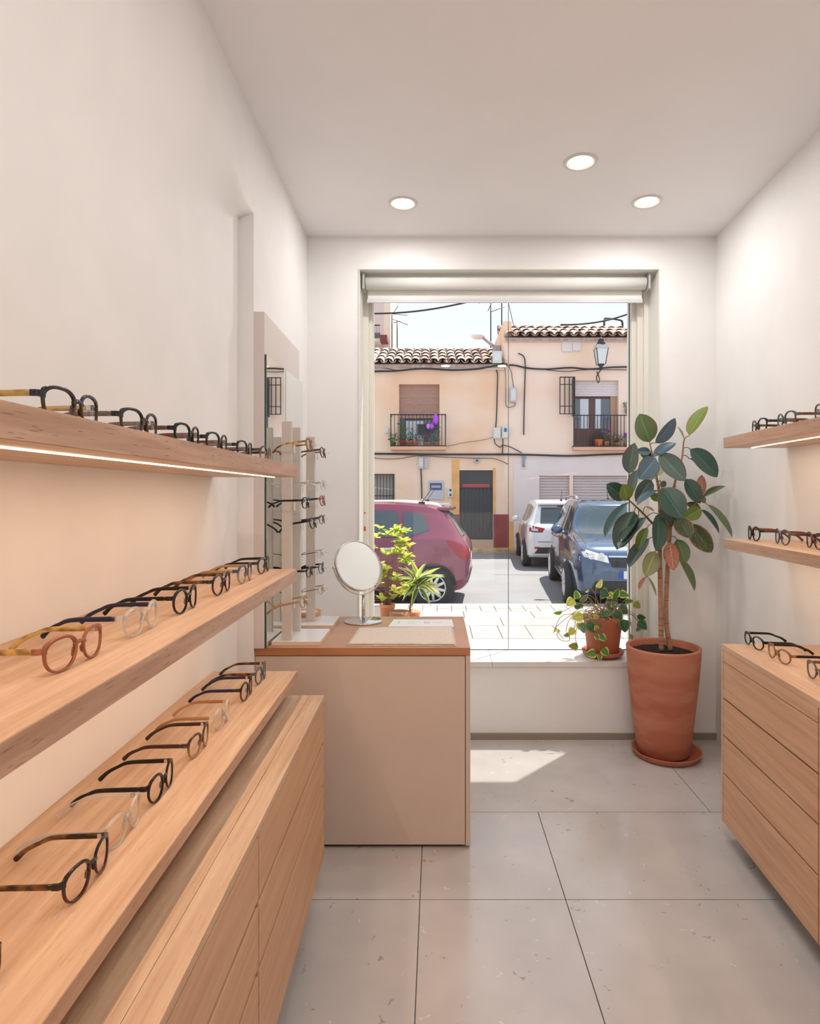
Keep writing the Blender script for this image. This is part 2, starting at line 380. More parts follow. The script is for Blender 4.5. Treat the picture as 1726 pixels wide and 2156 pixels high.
for (x, y, w_, h_, mm, lb) in ((768, 1080, .010, .010, mat('orange_print', srgb(226, 92, 50), .5), 'tiny round orange sticker on the window frame, the upper one'), (768, 1113, .012, .026, MATS['orange_print'], 'small oblong orange sticker on the window frame, the lower one')):
    q = PY(x, y, GY - .078)
    st = MB().box(q.x - w_ / 2, q.x + w_ / 2, GY - .0765, GY - .0745, q.z - h_ / 2, q.z + h_ / 2).build('sticker', mm, None, lb, 'sticker', 'stickers on the window frame')

# ceiling lights: the three in view and unseen ones added to brighten the shop
LENS = mat('light_lens', (1, 1, 1), .5, emis=(1, .87, .72, 1), estr=9)
def downlight(x, y, lab, watts=DOWN_W, col=(1, .985, .97)):
    t = thing('downlight', lab, 'ceiling light', (x, y, ZC), group='recessed ceiling lights')
    MB().lathe([(.052, .004), (.058, -.004), (.066, -.007), (.074, -.004), (.076, 0)], 40, (x, y, ZC)).build('trim_ring', mat('white_ring', (.72, .70, .68), .4), t)
    MB().lathe([(.054, .001), (.05, -.0015), (1e-5, -.002)], 40, (x, y, ZC)).build('lens', LENS, t)
    l = bpy.data.lights.new('downlight_lamp', 'AREA'); l.shape = 'DISK'; l.size = .1; l.energy = watts; l.color = col
    lo = bpy.data.objects.new('downlight_lamp', l); C.objects.link(lo); lo.location = (x, y, ZC - .012)
downlight(-.175, 3.167, 'small recessed ceiling light nearest the mirror wall')
downlight(.644, 2.773, 'recessed ceiling light farthest from the window')
downlight(1.07, 3.15, 'recessed ceiling light above the rubber plant')
for x, y, lab in ((.40, 1.60, 'recessed ceiling light halfway between the long shelves and the drawer cabinet'), (.10, .55, 'recessed ceiling light over the near end of the long shelves'), (.75, .55, 'recessed ceiling light over the near end of the drawer cabinet')):
    downlight(x, y, lab, REAR_W, (1, .95, .90))

# ------------------------------------------------------------------ shelves and cabinets
KS = 600.0; YS = F / KS; XF = -.448; XCAB = -.353; YNEAR = -.9
Z1, Z2, Z3, ZK = H + 60 / KS, H - 157 / KS, H - 371 / KS, H - 422 / KS
LEDM = mat('shelf_light', (1, 1, 1), .5, emis=(1, .74, .46, 1), estr=7)
def led(name, parent, FRM, x, y0, y1, z, wm):
    MB(FRM).box(x - .0032, x + .0032, y0, y1, z - .002, z + .001).build(name, LEDM, parent)
    L = y1 - y0
    l = bpy.data.lights.new('shelf_lamp', 'AREA'); l.shape = 'RECTANGLE'; l.size = .012; l.size_y = L; l.energy = wm * L; l.color = (1, .69, .47)
    lo = bpy.data.objects.new('shelf_lamp', l); C.objects.link(lo)
    lo.matrix_world = FRM @ Matrix.Translation((x, (y0 + y1) / 2, z - .006))
def shelf(FRM, x0, x1, y0, y1, zt, th, lab, wm, ledx, grp):
    t = thing('wall_shelf', lab, 'shelf', group=grp, mat=FRM @ Matrix.Translation(((x0 + x1) / 2, y1, zt - th)))
    sgn = 1 if x1 > x0 else -1
    MB(FRM).box(x0, x1, y0, y1, zt - th, zt, .0015).build('board', OAK if sgn > 0 else OAKR, t)
    MB(FRM).box(x1, x1 + sgn * .0012, y0, y1 - .0012, zt - th + .001, zt - .001).build('front_edge', OAKF, t)
    if wm > 0: led('light_strip', t, FRM, ledx, y0 + .02, y1 - .035, zt - th, wm)
G1 = 'long shelves over the low drawer cabinet'
shelf(FL, XN, XF, YNEAR, YS, Z1, .0417, 'long ash shelf above eye level with a glowing light strip', LED_W, -.52, G1)
shelf(FL, XN, XF, YNEAR, YS, Z2, .0400, 'long ash shelf in the middle of the three', LED_W, -.52, G1)
shelf(FL, XN, XF, YNEAR, YS, Z3, .0300, 'lowest long ash shelf just over the cabinet top', 0, -.52, G1)

lc = thing('drawer_cabinet', 'long low ash drawer cabinet below three shelves', 'cabinet', mat=FL @ Matrix.Translation(((XN + XCAB) / 2, YS, .158)))
zb = .158
MB(FL).box(XN, XCAB - .020, YNEAR, YS - .018, zb, ZK - .018).build('carcass', DARK, lc)
MB(FL).box(XN, XCAB - .052, YNEAR, YS, ZK - .018, ZK, .001).build('worktop', OAK, lc)
MB(FL).box(XCAB - .0512, XCAB, YNEAR, YS, ZK - .018, ZK, .001).build('edge_strip', OAK, lc)
MB(FL).box(XN, XCAB, YS - .017, YS - .001, zb, ZK - .0185, .001).build('side_panel', OAK, lc)
zs = [ZK - .0215, H - 522 / KS, H - 609 / KS, zb]
OAKD = wood('ash_drawer', srgb(208, 166, 128), srgb(190, 146, 108), .12)
ysplit = 1.315
for (a_, b_) in ((ysplit + .006, YS - .019), (.30, ysplit - .006), (-.72, .288)):
    for i in range(3):
        MB(FL).box(XCAB - .019, XCAB, a_, b_, zs[i + 1] + (.012 if i < 2 else 0), zs[i] - .0015, .0015).build('drawer', OAKD, lc)
    MB(FL).box(XCAB - .019, XCAB - .001, b_ + .0032, b_ + .0088, zb, ZK - .0215).build('divider', OAKD, lc)
MB(FL).box(XN, XN + .2, YNEAR, YS - .3, 0, zb).build('plinth', mat('plinth_grey', (.35, .32, .30), .6), lc)

# right side
YSR = 2.855; XFR = 1.155; KR = 464.0
ZR1, ZR2 = H + 118 / KR, H - 94 / KR
G2 = 'shelves beside the rubber plant'
shelf(FR, XR, XFR, YNEAR, YSR, ZR1, .0474, 'upper ash shelf beside the rubber plant with a light strip', LED_W * .8, 1.265, G2)
shelf(FR, XR, XFR, YNEAR, YSR, ZR2, .0431, 'lower ash shelf beside the rubber plant', LED_W * .8, 1.265, G2)
YCR = 2.608; XCR = 1.0457; ZKR = .801; zbr = .073
rc = thing('drawer_cabinet', 'pale ash cabinet of four drawers beside the potted rubber plant', 'cabinet', mat=FR @ Matrix.Translation(((XR + XCR) / 2, YCR, zbr)))
MB(FR).box(XR, XCR + .020, YNEAR, YCR - .018, zbr, ZKR - .02).build('carcass', DARK, rc)
MB(FR).box(XR, XCR, YNEAR, YCR, ZKR - .02, ZKR, .001).build('worktop', OAKR, rc)
MB(FR).box(XR, XCR, YCR - .017, YCR, zbr, ZKR - .0202, .001).build('side_panel', OAKR, rc)
kz = 508.7
zl = [H - (y - CY) / kz for y in (1390, 1468, 1545, 1623, 1725)]
OAKRD = wood('pale_ash_drawer', srgb(216, 174, 138), srgb(194, 148, 110), .12)
for (a_, b_) in ((1.903, YCR - .021), (1.16, 1.876), (.41, 1.133), (-.35, .383)):
    MB(FR).box(XCR, XCR + .019, a_, b_, zl[0] + .003, ZKR - .0205, .0008).build('top_rail', OAKRD, rc)
    for i in range(4):
        MB(FR).box(XCR, XCR + .019, a_, b_, zl[i + 1] + (.007 if i < 3 else 0), zl[i], .001).build('drawer', OAKRD, rc)
    MB(FR).box(XCR, XCR + .019, a_ - .021, a_ - .006, zbr, ZKR - .0205, .0008).build('stile', OAKRD, rc)
MB(FR).box(XCR + .10, XR - .05, 1.2, 2.86, 0, .066).build('plinth', WMETAL, rc)

# ------------------------------------------------------------------ desk with its mirror
dx0, dx1 = (537 - CX) / KC, (990 - CX) / KC; DZ = H - 324 / KC; DY1 = F / (258 / (H - DZ)); tk = 16 / KC
DM = mat('beige_laminate', srgb(208, 188, 172), .45, var=.015, vscale=4)
BR = wood('brown_edge', srgb(186, 128, 84), srgb(166, 108, 66), .08, 'X', .35)
TOPM = mat('brown_desk_top', srgb(190, 142, 112), .28, col2=srgb(180, 132, 104), vscale=8, stretch=(.2, 1, 1))
dk = thing('fitting_desk', 'beige fitting desk with a brown top before the window', 'desk', ((dx0 + dx1) / 2, YC, 0))
MB().box(dx0, dx1, YC + .0012, DY1, DZ - tk, DZ, .001).build('desk_top', TOPM, dk)
MB().box(dx0, dx1, YC - .0005, YC + .0012, DZ - tk, DZ - .0008).build('front_edge', BR, dk)
MB().box(dx0, dx1 - .021, YC + .004, YC + .022, .014, DZ - tk - .004, .001).build('front_panel', DM, dk)
MB().box(dx1 - .0185, dx1, YC + .001, DY1 - .01, .012, DZ - tk - .001, .001).build('side_panel', DM, dk)
MB().box(dx0, dx1 - .02, DY1 - .03, DY1 - .012, .014, DZ - tk - .001).build('back_panel', DM, dk)
MB().box(dx0 + .01, dx1 - .03, YC + .022, DY1 - .03, 0, DZ - tk - .01).build('plinth', DARK, dk)

mp_ = thing('wall_mirror', 'tall frameless mirror on a pale board beside the desk', 'mirror', mat=FL @ Matrix.Translation((XL, 2.8, DZ)))
XM = XL + .0418; ZP = H + 382 / KC
MB(FL).box(XL, XM, YC + .001, 3.155, DZ, ZP, .001).build('backing_board', mat('beige_board', srgb(216, 206, 200), .35), mp_)
FM = FL @ Matrix.Translation((XM, YC, 0)) @ Matrix.Rotation(-.03, 4, 'Z') @ Matrix.Translation((-XM, -YC, 0))   # the glass leans a touch into the room
MB(FM).box(XM + .0005, XM + .0075, YC + .0045, 3.112, DZ + .001, H + 293 / KC).build('glass_edge', GLASSEDGE, mp_)
MB(FM).box(XM + .0075, XM + .0083, YC + .0055, 3.111, DZ + .002, H + 293 / KC - .001).build('mirror_face', MIRROR, mp_)

# outlets
oq = PY(1511.5, 1430, 3.42)
ou = thing('wall_outlet', 'white double wall outlet low beside the drawer cabinet', 'outlet', mat=FR @ Matrix.Translation((XR, 3.36, oq.z)))
MB(FR).box(XR - .009, XR, 3.31, 3.40, oq.z - .055, oq.z + .055, .003).build('plate', WMETAL, ou)
for s in (-.024, .024):
    MB(FR).box(XR - .0105, XR - .009, 3.335, 3.375, oq.z + s - .018, oq.z + s + .018, .0005).build('socket', mat('socket_grey', (.5, .5, .5), .5), ou)
sq_ = PY(1461, 1100, YB)
sw = thing('light_switch', 'white light switch half hidden behind the rubber plant leaves', 'switch', (sq_.x, YB, sq_.z))
MB().box(sq_.x - .025, sq_.x + .025, YB - .009, YB, sq_.z - .032, sq_.z + .032, .003).build('plate', WMETAL, sw)
MB().box(sq_.x - .012, sq_.x + .012, YB - .012, YB - .009, sq_.z - .018, sq_.z + .018, .002).build('rocker', WMETAL, sw)
# ------------------------------------------------------------------ spectacles
def gmat(kind):
    if kind in MATS: return MATS[kind]
    if kind == 'black': return mat('black', (.008, .0075, .008), .16, spec=.45)
    if kind == 'grey_acetate': return mat('grey_acetate', (.10, .105, .12), .2)
    if kind == 'navy': return mat('navy', (.012, .02, .06), .3)
    if kind == 'brown': return mat('brown', (.055, .022, .016), .2)
    if kind == 'tan_wood': return wood('tan_wood', srgb(196, 150, 104), srgb(150, 104, 66), .1, 'Y', .4)
    if kind == 'tan': return mat('tan', srgb(176, 138, 98), .35)
    if kind == 'dark_brown_wood': return wood('dark_brown_wood', srgb(130, 84, 56), srgb(84, 50, 32), .1, 'Y', .4)
    if kind == 'grey_temple': return mat('grey_temple', srgb(120, 108, 100), .3)
    if kind == 'gold': return mat('gold', srgb(206, 160, 90), .25, .9)
    if kind == 'silver': return mat('silver', (.7, .7, .7), .2, 1.0)
    if kind == 'tortoise':
        return mat('tortoise', (.02, .008, .005), .18, col2=(.30, .12, .03, 1), vscale=55, lo=.46, hi=.68, detail=1.5, spec=.6, stretch=(1, .6, 1))
    if kind == 'light_tortoise':
        return mat('light_tortoise', (.07, .022, .008), .18, col2=(.66, .42, .12, 1), vscale=60, lo=.38, hi=.58, detail=1.0, spec=.6, stretch=(1, .5, 1))
    if kind == 'red_tortoise':
        return mat('red_tortoise', (.03, .008, .006), .18, col2=(.16, .035, .02, 1), vscale=70, lo=.42, hi=.62, detail=1.5, spec=.6)
    if kind in ('clear', 'peach', 'honey', 'grey_clear'):
        tint = {'clear': (.94, .93, .92, 1), 'peach': srgb(214, 150, 118), 'honey': srgb(208, 160, 104), 'grey_clear': srgb(190, 180, 176)}[kind]
        m = bpy.data.materials.new(kind); m.use_nodes = True; n = m.node_tree; n.nodes.clear()
        o = n.nodes.new('ShaderNodeOutputMaterial'); mx = n.nodes.new('ShaderNodeMixShader'); lw_ = n.nodes.new('ShaderNodeLayerWeight'); lw_.inputs[0].default_value = .45
        tr = n.nodes.new('ShaderNodeBsdfTransparent'); pb = n.nodes.new('ShaderNodeBsdfPrincipled')
        tr.inputs[0].default_value = tuple(c ** .6 for c in tint[:3]) + (1,)
        pb.inputs['Base Color'].default_value = tuple(c * .92 for c in tint[:3]) + (1,); pb.inputs['Roughness'].default_value = .1; pb.inputs['Specular IOR Level'].default_value = .8
        ma = n.nodes.new('ShaderNodeMath'); ma.operation = 'MULTIPLY_ADD'; ma.inputs[1].default_value = .65; ma.inputs[2].default_value = {'clear': .10, 'peach': .35, 'honey': .35, 'grey_clear': .3}[kind]; ma.use_clamp = True
        n.links.new(lw_.outputs['Fresnel'], ma.inputs[0]); n.links.new(ma.outputs[0], mx.inputs[0])
        n.links.new(tr.outputs[0], mx.inputs[1]); n.links.new(pb.outputs[0], mx.inputs[2]); n.links.new(mx.outputs[0], o.inputs[0])
        MATS[kind] = m; return m
    if kind in ('black_over_tortoise', 'black_over_red', 'brown_over_honey', 'grey_over_clear'):
        top, bot = {'black_over_tortoise': ((.012, .011, .012, 1), (.10, .04, .012, 1)), 'black_over_red': ((.012, .01, .012, 1), (.07, .012, .012, 1)),
                    'brown_over_honey': ((.05, .03, .025, 1), (.42, .22, .09, 1)), 'grey_over_clear': ((.04, .04, .045, 1), (.36, .30, .27, 1))}[kind]
        m = mat(kind, top, .16, spec=.6); n = m.node_tree; b = n.nodes['Principled BSDF']
        t = n.nodes.new('ShaderNodeTexCoord'); s = n.nodes.new('ShaderNodeSeparateXYZ'); n.links.new(t.outputs['Generated'], s.inputs[0])
        r = n.nodes.new('ShaderNodeValToRGB'); r.color_ramp.elements[0].position = .25; r.color_ramp.elements[0].color = bot; r.color_ramp.elements[1].position = .75; r.color_ramp.elements[1].color = top
        nz = n.nodes.new('ShaderNodeTexNoise'); nz.inputs['Scale'].default_value = 90; n.links.new(t.outputs['Object'], nz.inputs[0])
        ad = n.nodes.new('ShaderNodeMath'); ad.operation = 'MULTIPLY_ADD'; ad.inputs[1].default_value = .35; n.links.new(nz.outputs[0], ad.inputs[0]); 
        sb = n.nodes.new('ShaderNodeMath'); sb.operation = 'SUBTRACT'; sb.inputs[1].default_value = .17; n.links.new(s.outputs['Z'], sb.inputs[0]); n.links.new(sb.outputs[0], ad.inputs[2])
        n.links.new(ad.outputs[0], r.inputs[0]); n.links.new(r.outputs[0], b.inputs['Base Color'])
        return m
LENSG = glassy('spectacle_lens', (.985, .98, .985, 1), 1.0, 1.5, 0, .015)

def rim_pt(th, a, b, n, up):
    c, s_ = math.cos(th), math.sin(th)
    x = a * math.copysign(abs(c) ** (2 / n), c); z = b * math.copysign(abs(s_) ** (2 / n), s_)
    return x * (1 + up * z / b), z
GEO = {}
def spec_meshes(shape, thin=False):
    key = (shape, thin)
    if key in GEO: return GEO[key]
    a, b, n, up = {'panto': (.0250, .0212, 2.35, .09), 'wide': (.0264, .0205, 2.55, .10), 'round': (.0232, .0220, 2.05, .02), 'square': (.0262, .0195, 2.8, .05), 'oval': (.0250, .0185, 2.1, .03)}[shape]
    t0 = .0016 if thin else .0029; dep = .0012 if thin else .0021
    N = 40; cx = a + (.0105 if not thin else .0100); zc = b + t0 * 1.0
    yw = lambda x: -2.0 * x * x                                       # the slight wrap of the front
    m = MB()
    for sg in (-1, 1):
        ring = []
        for i in range(N):
            th = 2 * math.pi * i / N
            ix, iz = rim_pt(th, a, b, n, up)
            t = t0
            if not thin:
                t += .0016 * max(0, math.sin(th)) ** 2                # heavier brow
                t += .0030 * math.exp(-((th - R(38)) / .32) ** 2)     # outer corner
                t += .0020 * math.exp(-((th - R(165)) / .5) ** 2)     # nose side
            ox, oz = rim_pt(th, a + t, b + t, n, up)
            mx_, mz_ = (ix * .25 + ox * .75), (iz * .25 + oz * .75)
            sec = [(ix, iz, -dep), (ix, iz, dep * .8), (mx_ * .6 + ix * .4, mz_ * .6 + iz * .4, dep), (mx_, mz_, dep), (ox, oz, dep * .55), (ox, oz, -dep * .55), (mx_, mz_, -dep)]
            for x, z, y in sec:
                X = sg * (cx + x); ring.append((X, yw(X) + y, zc + z))
        k = 7
        m.add(ring, [(i * k + j, i * k + (j + 1) % k, ((i + 1) % N) * k + (j + 1) % k, ((i + 1) % N) * k + j) for i in range(N) for j in range(k)], True)
    zb_ = zc + b * .38; hw = cx - a + .001
    pts = [(-hw - .001, yw(hw), zb_ - .001), (-hw * .5, .0005, zb_ + .0012), (0, .001, zb_ + .0018), (hw * .5, .0005, zb_ + .0012), (hw + .001, yw(hw), zb_ - .001)]
    pts = catmull(pts, 4)
    nb = len(m.v)
    m.tube(pts, .0012 if thin else .0026, 8)
    if not thin:
        for i in range(nb, len(m.v)):
            p = m.v[i]; m.v[i] = Vector((p.x, p.y * .8, zb_ + (p.z - zb_) * 1.25))
    xh = cx + a + t0 + (.0065 if not thin else .004); zh = zc + b * .55
    for sg in (-1, 1):                                                # end pieces that turn back to the hinges; nose pads
        e0 = sg * (cx + a * .97); e1 = sg * xh
        hh = .0042 if not thin else .0018
        P4 = [(e0, yw(e0) + dep * .9), (e1 - sg * .002, yw(e1) + dep * .6), (e1, yw(e1) - .002), (e1, yw(e1) - .010), (e1 - sg * .0035, yw(e1) - .010), (e1 - sg * .004, yw(e1) - dep * 1.2), (e0, yw(e0) - dep * .9)]
        if thin: P4 = [(e0, yw(e0) + dep), (e1, yw(e1) + dep), (e1, yw(e1) - .008), (e1 - sg * .002, yw(e1) - .008), (e1 - sg * .002, yw(e1) - dep), (e0, yw(e0) - dep)]
        q = len(P4)
        m.add([(x, y, zh - hh * (1.25 if i in (0, q - 1) else 1)) for i, (x, y) in enumerate(P4)] + [(x, y, zh + hh * (1.0)) for x, y in P4],
              [(i, (i + 1) % q, q + (i + 1) % q, q + i) for i in range(q)] + [tuple(range(q))[::-1], tuple(range(q, 2 * q))])
        x0 = sg * (cx - a * .94); 
        m.tube(catmull([(x0, -.001, zc + .004), (x0 - sg * .0028, -.0045, zc - .001), (x0 - sg * .0008, -.004, zc - .009)], 4), [.0012] + [.0017] * 7 + [.001], 6)
    front = m.mesh('front_frame'); front.set_sharp_from_angle(angle=R(50))
    lens = []
    for sg in (-1, 1):
        l = MB(); vs_ = [(sg * cx, yw(cx) + .0012, zc)]
        for f_ in (.5, .99):
            for i in range(28):
                x, z = rim_pt(2 * math.pi * i / 28, a * f_, b * f_, n, up); X = sg * (cx + x)
                vs_.append((X, yw(X) + .0012 * (1 - f_ * f_), zc + z))
        fs = [(0, 1 + i, 1 + (i + 1) % 28) for i in range(28)] + [(1 + i, 29 + i, 29 + (i + 1) % 28, 1 + (i + 1) % 28) for i in range(28)]
        l.add(vs_, fs, True); lens.append(l.mesh('lens'))
    temples = []
    for sg in (-1, 1):
        l = MB(); y0 = yw(xh) - .0095; x0 = sg * (xh - .0018)
        path = catmull([(x0, y0, zh), (x0 - sg * .0005, -.05, zh - .0005), (x0 - sg * .0015, -.092, zh - .002), (x0 - sg * .004, -.112, zh - .009), (x0 - sg * .007, -.130, zh * .45 + .002), (x0 - sg * .010, -.145, .0045)], 5)
        hts = np.interp(np.linspace(0, 1, len(path)), [0, .25, .6, .8, 1], [.0042, .0040, .0030, .0036, .0046] if not thin else [.0016, .0014, .0012, .0030, .0036])
        vs_ = []; tw = .0016 if not thin else .0009
        for i, p in enumerate(path):
            d = (path[min(i + 1, len(path) - 1)] - path[max(i - 1, 0)]).normalized()
            u = Vector((1, 0, 0)).cross(d).normalized(); h_ = hts[i]
            if i == len(path) - 1: h_ *= .7
            for cx_, cz_ in ((1, .6), (.5, 1), (-.5, 1), (-1, .6), (-1, -.6), (-.5, -1), (.5, -1), (1, -.6)):
                vs_.append(p + Vector((cx_ * tw, 0, 0)) + u * cz_ * h_ * (1 if u.z > 0 else -1))
        M_ = len(path)
        fs = [(i * 8 + j, i * 8 + (j + 1) % 8, (i + 1) * 8 + (j + 1) % 8, (i + 1) * 8 + j) for i in range(M_ - 1) for j in range(8)] + [tuple(range(8)), tuple((M_ - 1) * 8 + j for j in range(8))]
        l.add(vs_, fs, True); me = l.mesh('temple'); me.set_sharp_from_angle(angle=R(40)); temples.append(me)
    hinge = []
    for sg in (-1, 1):
        hg = MB()
        hg.box(sg * (xh - .0045), sg * (xh - .0005), yw(xh) - .0150, yw(xh) - .0085, zh - .0036, zh + .0036, .0004) if not thin else hg.box(sg * (xh - .002), sg * xh, yw(xh) - .011, yw(xh) - .007, zh - .001, zh + .001)
        hinge.append(hg.mesh('hinge'))
    GEO[key] = (front, lens, temples, hinge)
    return GEO[key]

WORDS = {'black': 'black', 'grey_acetate': 'charcoal grey', 'tortoise': 'dark tortoiseshell', 'light_tortoise': 'amber tortoiseshell', 'red_tortoise': 'red-brown tortoiseshell',
         'clear': 'clear transparent', 'peach': 'translucent peach', 'honey': 'translucent honey', 'grey_clear': 'translucent grey', 'black_over_tortoise': 'black-over-tortoise',
         'black_over_red': 'black-over-red', 'brown_over_honey': 'brown-over-honey', 'grey_over_clear': 'grey-over-clear', 'brown': 'dark brown', 'gold': 'thin gold', 'silver': 'thin silver', 'navy': 'navy blue',
         'tan_wood': 'tan wood', 'tan': 'tan', 'dark_brown_wood': 'brown wood', 'grey_temple': 'grey'}
def spectacles(M, shape, fm, tm, lab, group, sc=1.13, wide=1.08, thin=False, hinge='silver', tilt=0):
    front, lens, temples, hg = spec_meshes(shape, thin)
    t = bpy.data.objects.new('spectacles', None); C.objects.link(t); t.empty_display_size = .02
    S = Matrix.Diagonal((sc * wide, sc, sc, 1))
    t.matrix_world = M @ S; WM[t.name] = t.matrix_world.copy()
    tag(t, lab, 'glasses', group)
    I = Matrix.Identity(4)
    if len(front.materials) == 0:
        for me in [front] + hg + lens + temples: me.materials.append(None)
    inst('front_frame', front, gmat(fm), t, I)
    for l in lens: inst('lens', l, LENSG, t, I)
    for l in temples: inst('temple', l, gmat(tm), t, I, None if tm == fm else WORDS[tm] + ' temple')
    for l in hg: inst('hinge', l, gmat(hinge), t, I)
    return t
def on_shelf(FRM, x, y, z, face, yaw=0):   # stand a pair at x, y of a wall frame on height z, looking into the room
    t_ = AL * -1 if FRM is FL else -AR
    p = FRM.inverted() @ Vector((x + t_ * y, y, z + .0003))
    return FRM @ Matrix.Translation(p) @ Matrix.Rotation(R(face + yaw), 4, 'Z')

LONG_U, LONG_M, LONG_L = 'glasses on the long upper shelf', 'glasses on the long middle shelf', 'glasses on the lowest long shelf'
def row(FRM, z, face, items, group, vp, **kw):
    for k, X0, shape, fm, tm, lab, yaw in items:
        spectacles(on_shelf(FRM, X0, F / k, z, face, yaw), shape, fm, tm, lab, group, **kw)
# long shelves: k is the scale (px per m) at which a pair stands along the wall
row(FL, Z1, -90, [
    (1428, -.512, 'wide', 'black_over_tortoise', 'light_tortoise', 'black-over-tortoise glasses, nearest pair on the long upper shelf', 0),
    (1154, -.512, 'wide', 'black_over_tortoise', 'grey_temple', 'black-over-tortoise glasses with grey temples, second from the near end of the upper shelf', 0),
    (962, -.512, 'wide', 'black', 'dark_brown_wood', 'black glasses with brown wood temples, third along the upper shelf', 1),
    (842, -.512, 'wide', 'black_over_red', 'dark_brown_wood', 'black-over-red glasses, fourth along the long upper shelf', -1),
    (730, -.512, 'wide', 'black_over_red', 'grey_temple', 'black glasses with grey temples, fifth along the long upper shelf', 0),
    (648, -.512, 'round', 'brown_over_honey', 'brown', 'brown-over-honey glasses at the far end of the long upper shelf', 0)], LONG_U, 895, sc=1.06, wide=1.0)
row(FL, Z2, -90, [
    ((1399 - CY) / (H - Z2), -.530, 'panto', 'peach', 'light_tortoise', 'translucent peach glasses with amber tortoise temples on the middle shelf', -2),
    ((1331 - CY) / (H - Z2), -.530, 'round', 'clear', 'navy', 'clear glasses with navy blue temples on the middle shelf', 0),
    ((1286 - CY) / (H - Z2), -.530, 'round', 'black', 'black', 'solid black round glasses on the middle shelf', 1),
    ((1249 - CY) / (H - Z2), -.530, 'round', 'black_over_red', 'tortoise', 'black-over-red glasses with dark tortoise temples on the middle shelf', 0),
    ((1225 - CY) / (H - Z2), -.530, 'round', 'grey_over_clear', 'tan', 'grey-over-clear glasses with tan temples on the middle shelf', 0),
    ((1205 - CY) / (H - Z2), -.532, 'panto', 'black_over_tortoise', 'black', 'black-over-tortoise glasses at the far end of the middle shelf', 1)], LONG_M, 895, sc=1.07, wide=1.07)
row(FL, Z3, -90, [
    (1800, -.533, 'panto', 'black', 'black', 'black glasses cut off by the frame on the lowest long shelf', 0),
    (1330, -.527, 'panto', 'black_over_red', 'tortoise', 'black-over-red glasses with dark tortoise temples on the lowest shelf', 0),
    (1163, -.538, 'panto', 'clear', 'clear', 'all-clear transparent glasses, nearest clear pair on the lowest shelf', 0),
    (1022, -.537, 'round', 'black', 'black', 'solid black glasses between the two clear pairs on the lowest shelf', 1),
    (875, -.537, 'panto', 'brown_over_honey', 'brown', 'brown-over-honey glasses with dark brown temples on the lowest shelf', 0),
    (786, -.537, 'round', 'clear', 'tan_wood', 'clear glasses with tan wood temples on the lowest shelf', 0),
    (692, -.537, 'round', 'black_over_tortoise', 'navy', 'black-over-tortoise glasses with navy temples on the lowest shelf', 1),
    (637, -.537, 'round', 'grey_acetate', 'tortoise', 'charcoal glasses with tortoise temples, farthest on the lowest shelf', 0)], LONG_L, 895, sc=1.10, wide=.92)
row(FR, ZR1, 90, [
    (498, 1.222, 'panto', 'black_over_red', 'brown', 'black-over-red glasses at the window end of the upper shelf by the rubber plant', -6),
    (544, 1.222, 'panto', 'grey_acetate', 'dark_brown_wood', 'charcoal glasses, middle of three on the upper shelf by the rubber plant', -6),
    (612, 1.222, 'panto', 'grey_acetate', 'brown', 'charcoal glasses cut off by the frame on the upper shelf by the rubber plant', -6)], 'glasses on the upper shelf by the rubber plant', 985, sc=1.24)
row(FR, ZR2, 90, [
    (483, 1.238, 'round', 'black', 'dark_brown_wood', 'black round glasses at the window end of the lower shelf by the rubber plant', -8),
    (525, 1.252, 'round', 'grey_acetate', 'dark_brown_wood', 'charcoal round glasses, middle of three on the lower shelf by the rubber plant', -8),
    (570, 1.275, 'panto', 'red_tortoise', 'red_tortoise', 'red-brown tortoiseshell glasses on the lower shelf by the rubber plant', -8)], 'glasses on the lower shelf by the rubber plant', 985, sc=1.22)
row(FR, ZKR, 90, [
    (521, 1.146, 'oval', 'black', 'black', 'matte black oval glasses near the far corner of the drawer cabinet', 0),
    (567, 1.146, 'oval', 'honey', 'black', 'honey translucent glasses with black temples on the drawer cabinet', 0),
    (641, 1.150, 'panto', 'grey_acetate', 'tortoise', 'charcoal glasses with tortoise temples cut off by the frame on the cabinet', 0)], 'glasses on the drawer cabinet', 985, sc=1.2)

# ------------------------------------------------------------------ display stands on the desk
POSTS = {'A': (516, 613 - 10), 'B': (484, 622), 'C': (449, 653)}
TB = .0165
def stand(lab, y0, y1, x0, x1, posts):
    t = thing('display_stand', lab, 'display stand', ((x0 + x1) / 2, (y0 + y1) / 2, DZ), group='glasses display stands on the desk')
    MB().box(x0, x1, y0, y1, DZ + .0003, DZ + TB - .001, .001).build('base', mat('pale_birch_edge', srgb(222, 200, 176), .5), t)
    MB().box(x0, x1, y0, y1, DZ + TB - .001, DZ + TB + .0006, .0005).build('base_top', mat('white_gloss_sheet', (.80, .80, .80), .06), t)
    for yc, xc, ztop in posts:
        MB().box(xc - .0195, xc + .0195, yc - .012, yc + .012, DZ + TB, ztop, .001).build('post', mat('cream_post', srgb(206, 196, 186), .4), t)
    return t
ya, yb_, yc_ = F / 516, F / 484, F / 449
xa, xb, xc_ = (603 - CX) / 516, (622 - CX) / 484, (653 - CX) / 449
sx0 = -.672; sx1 = (674 - CX) / 519
s1 = stand('front white-based display stand with two cream posts at the mirror', 2.505, 2.745, sx0, sx1, [(ya + .012, xa, H + 153 / 516), (yb_ + .012, xb, H + 140 / 484)])
s2 = stand('rear white-based display stand with one cream post at the mirror', 2.815, 3.03, sx0 - .004, (697 - CX) / 468, [(yc_ + .012, xc_, H + 120 / 449)])
RODM = gmat('silver')
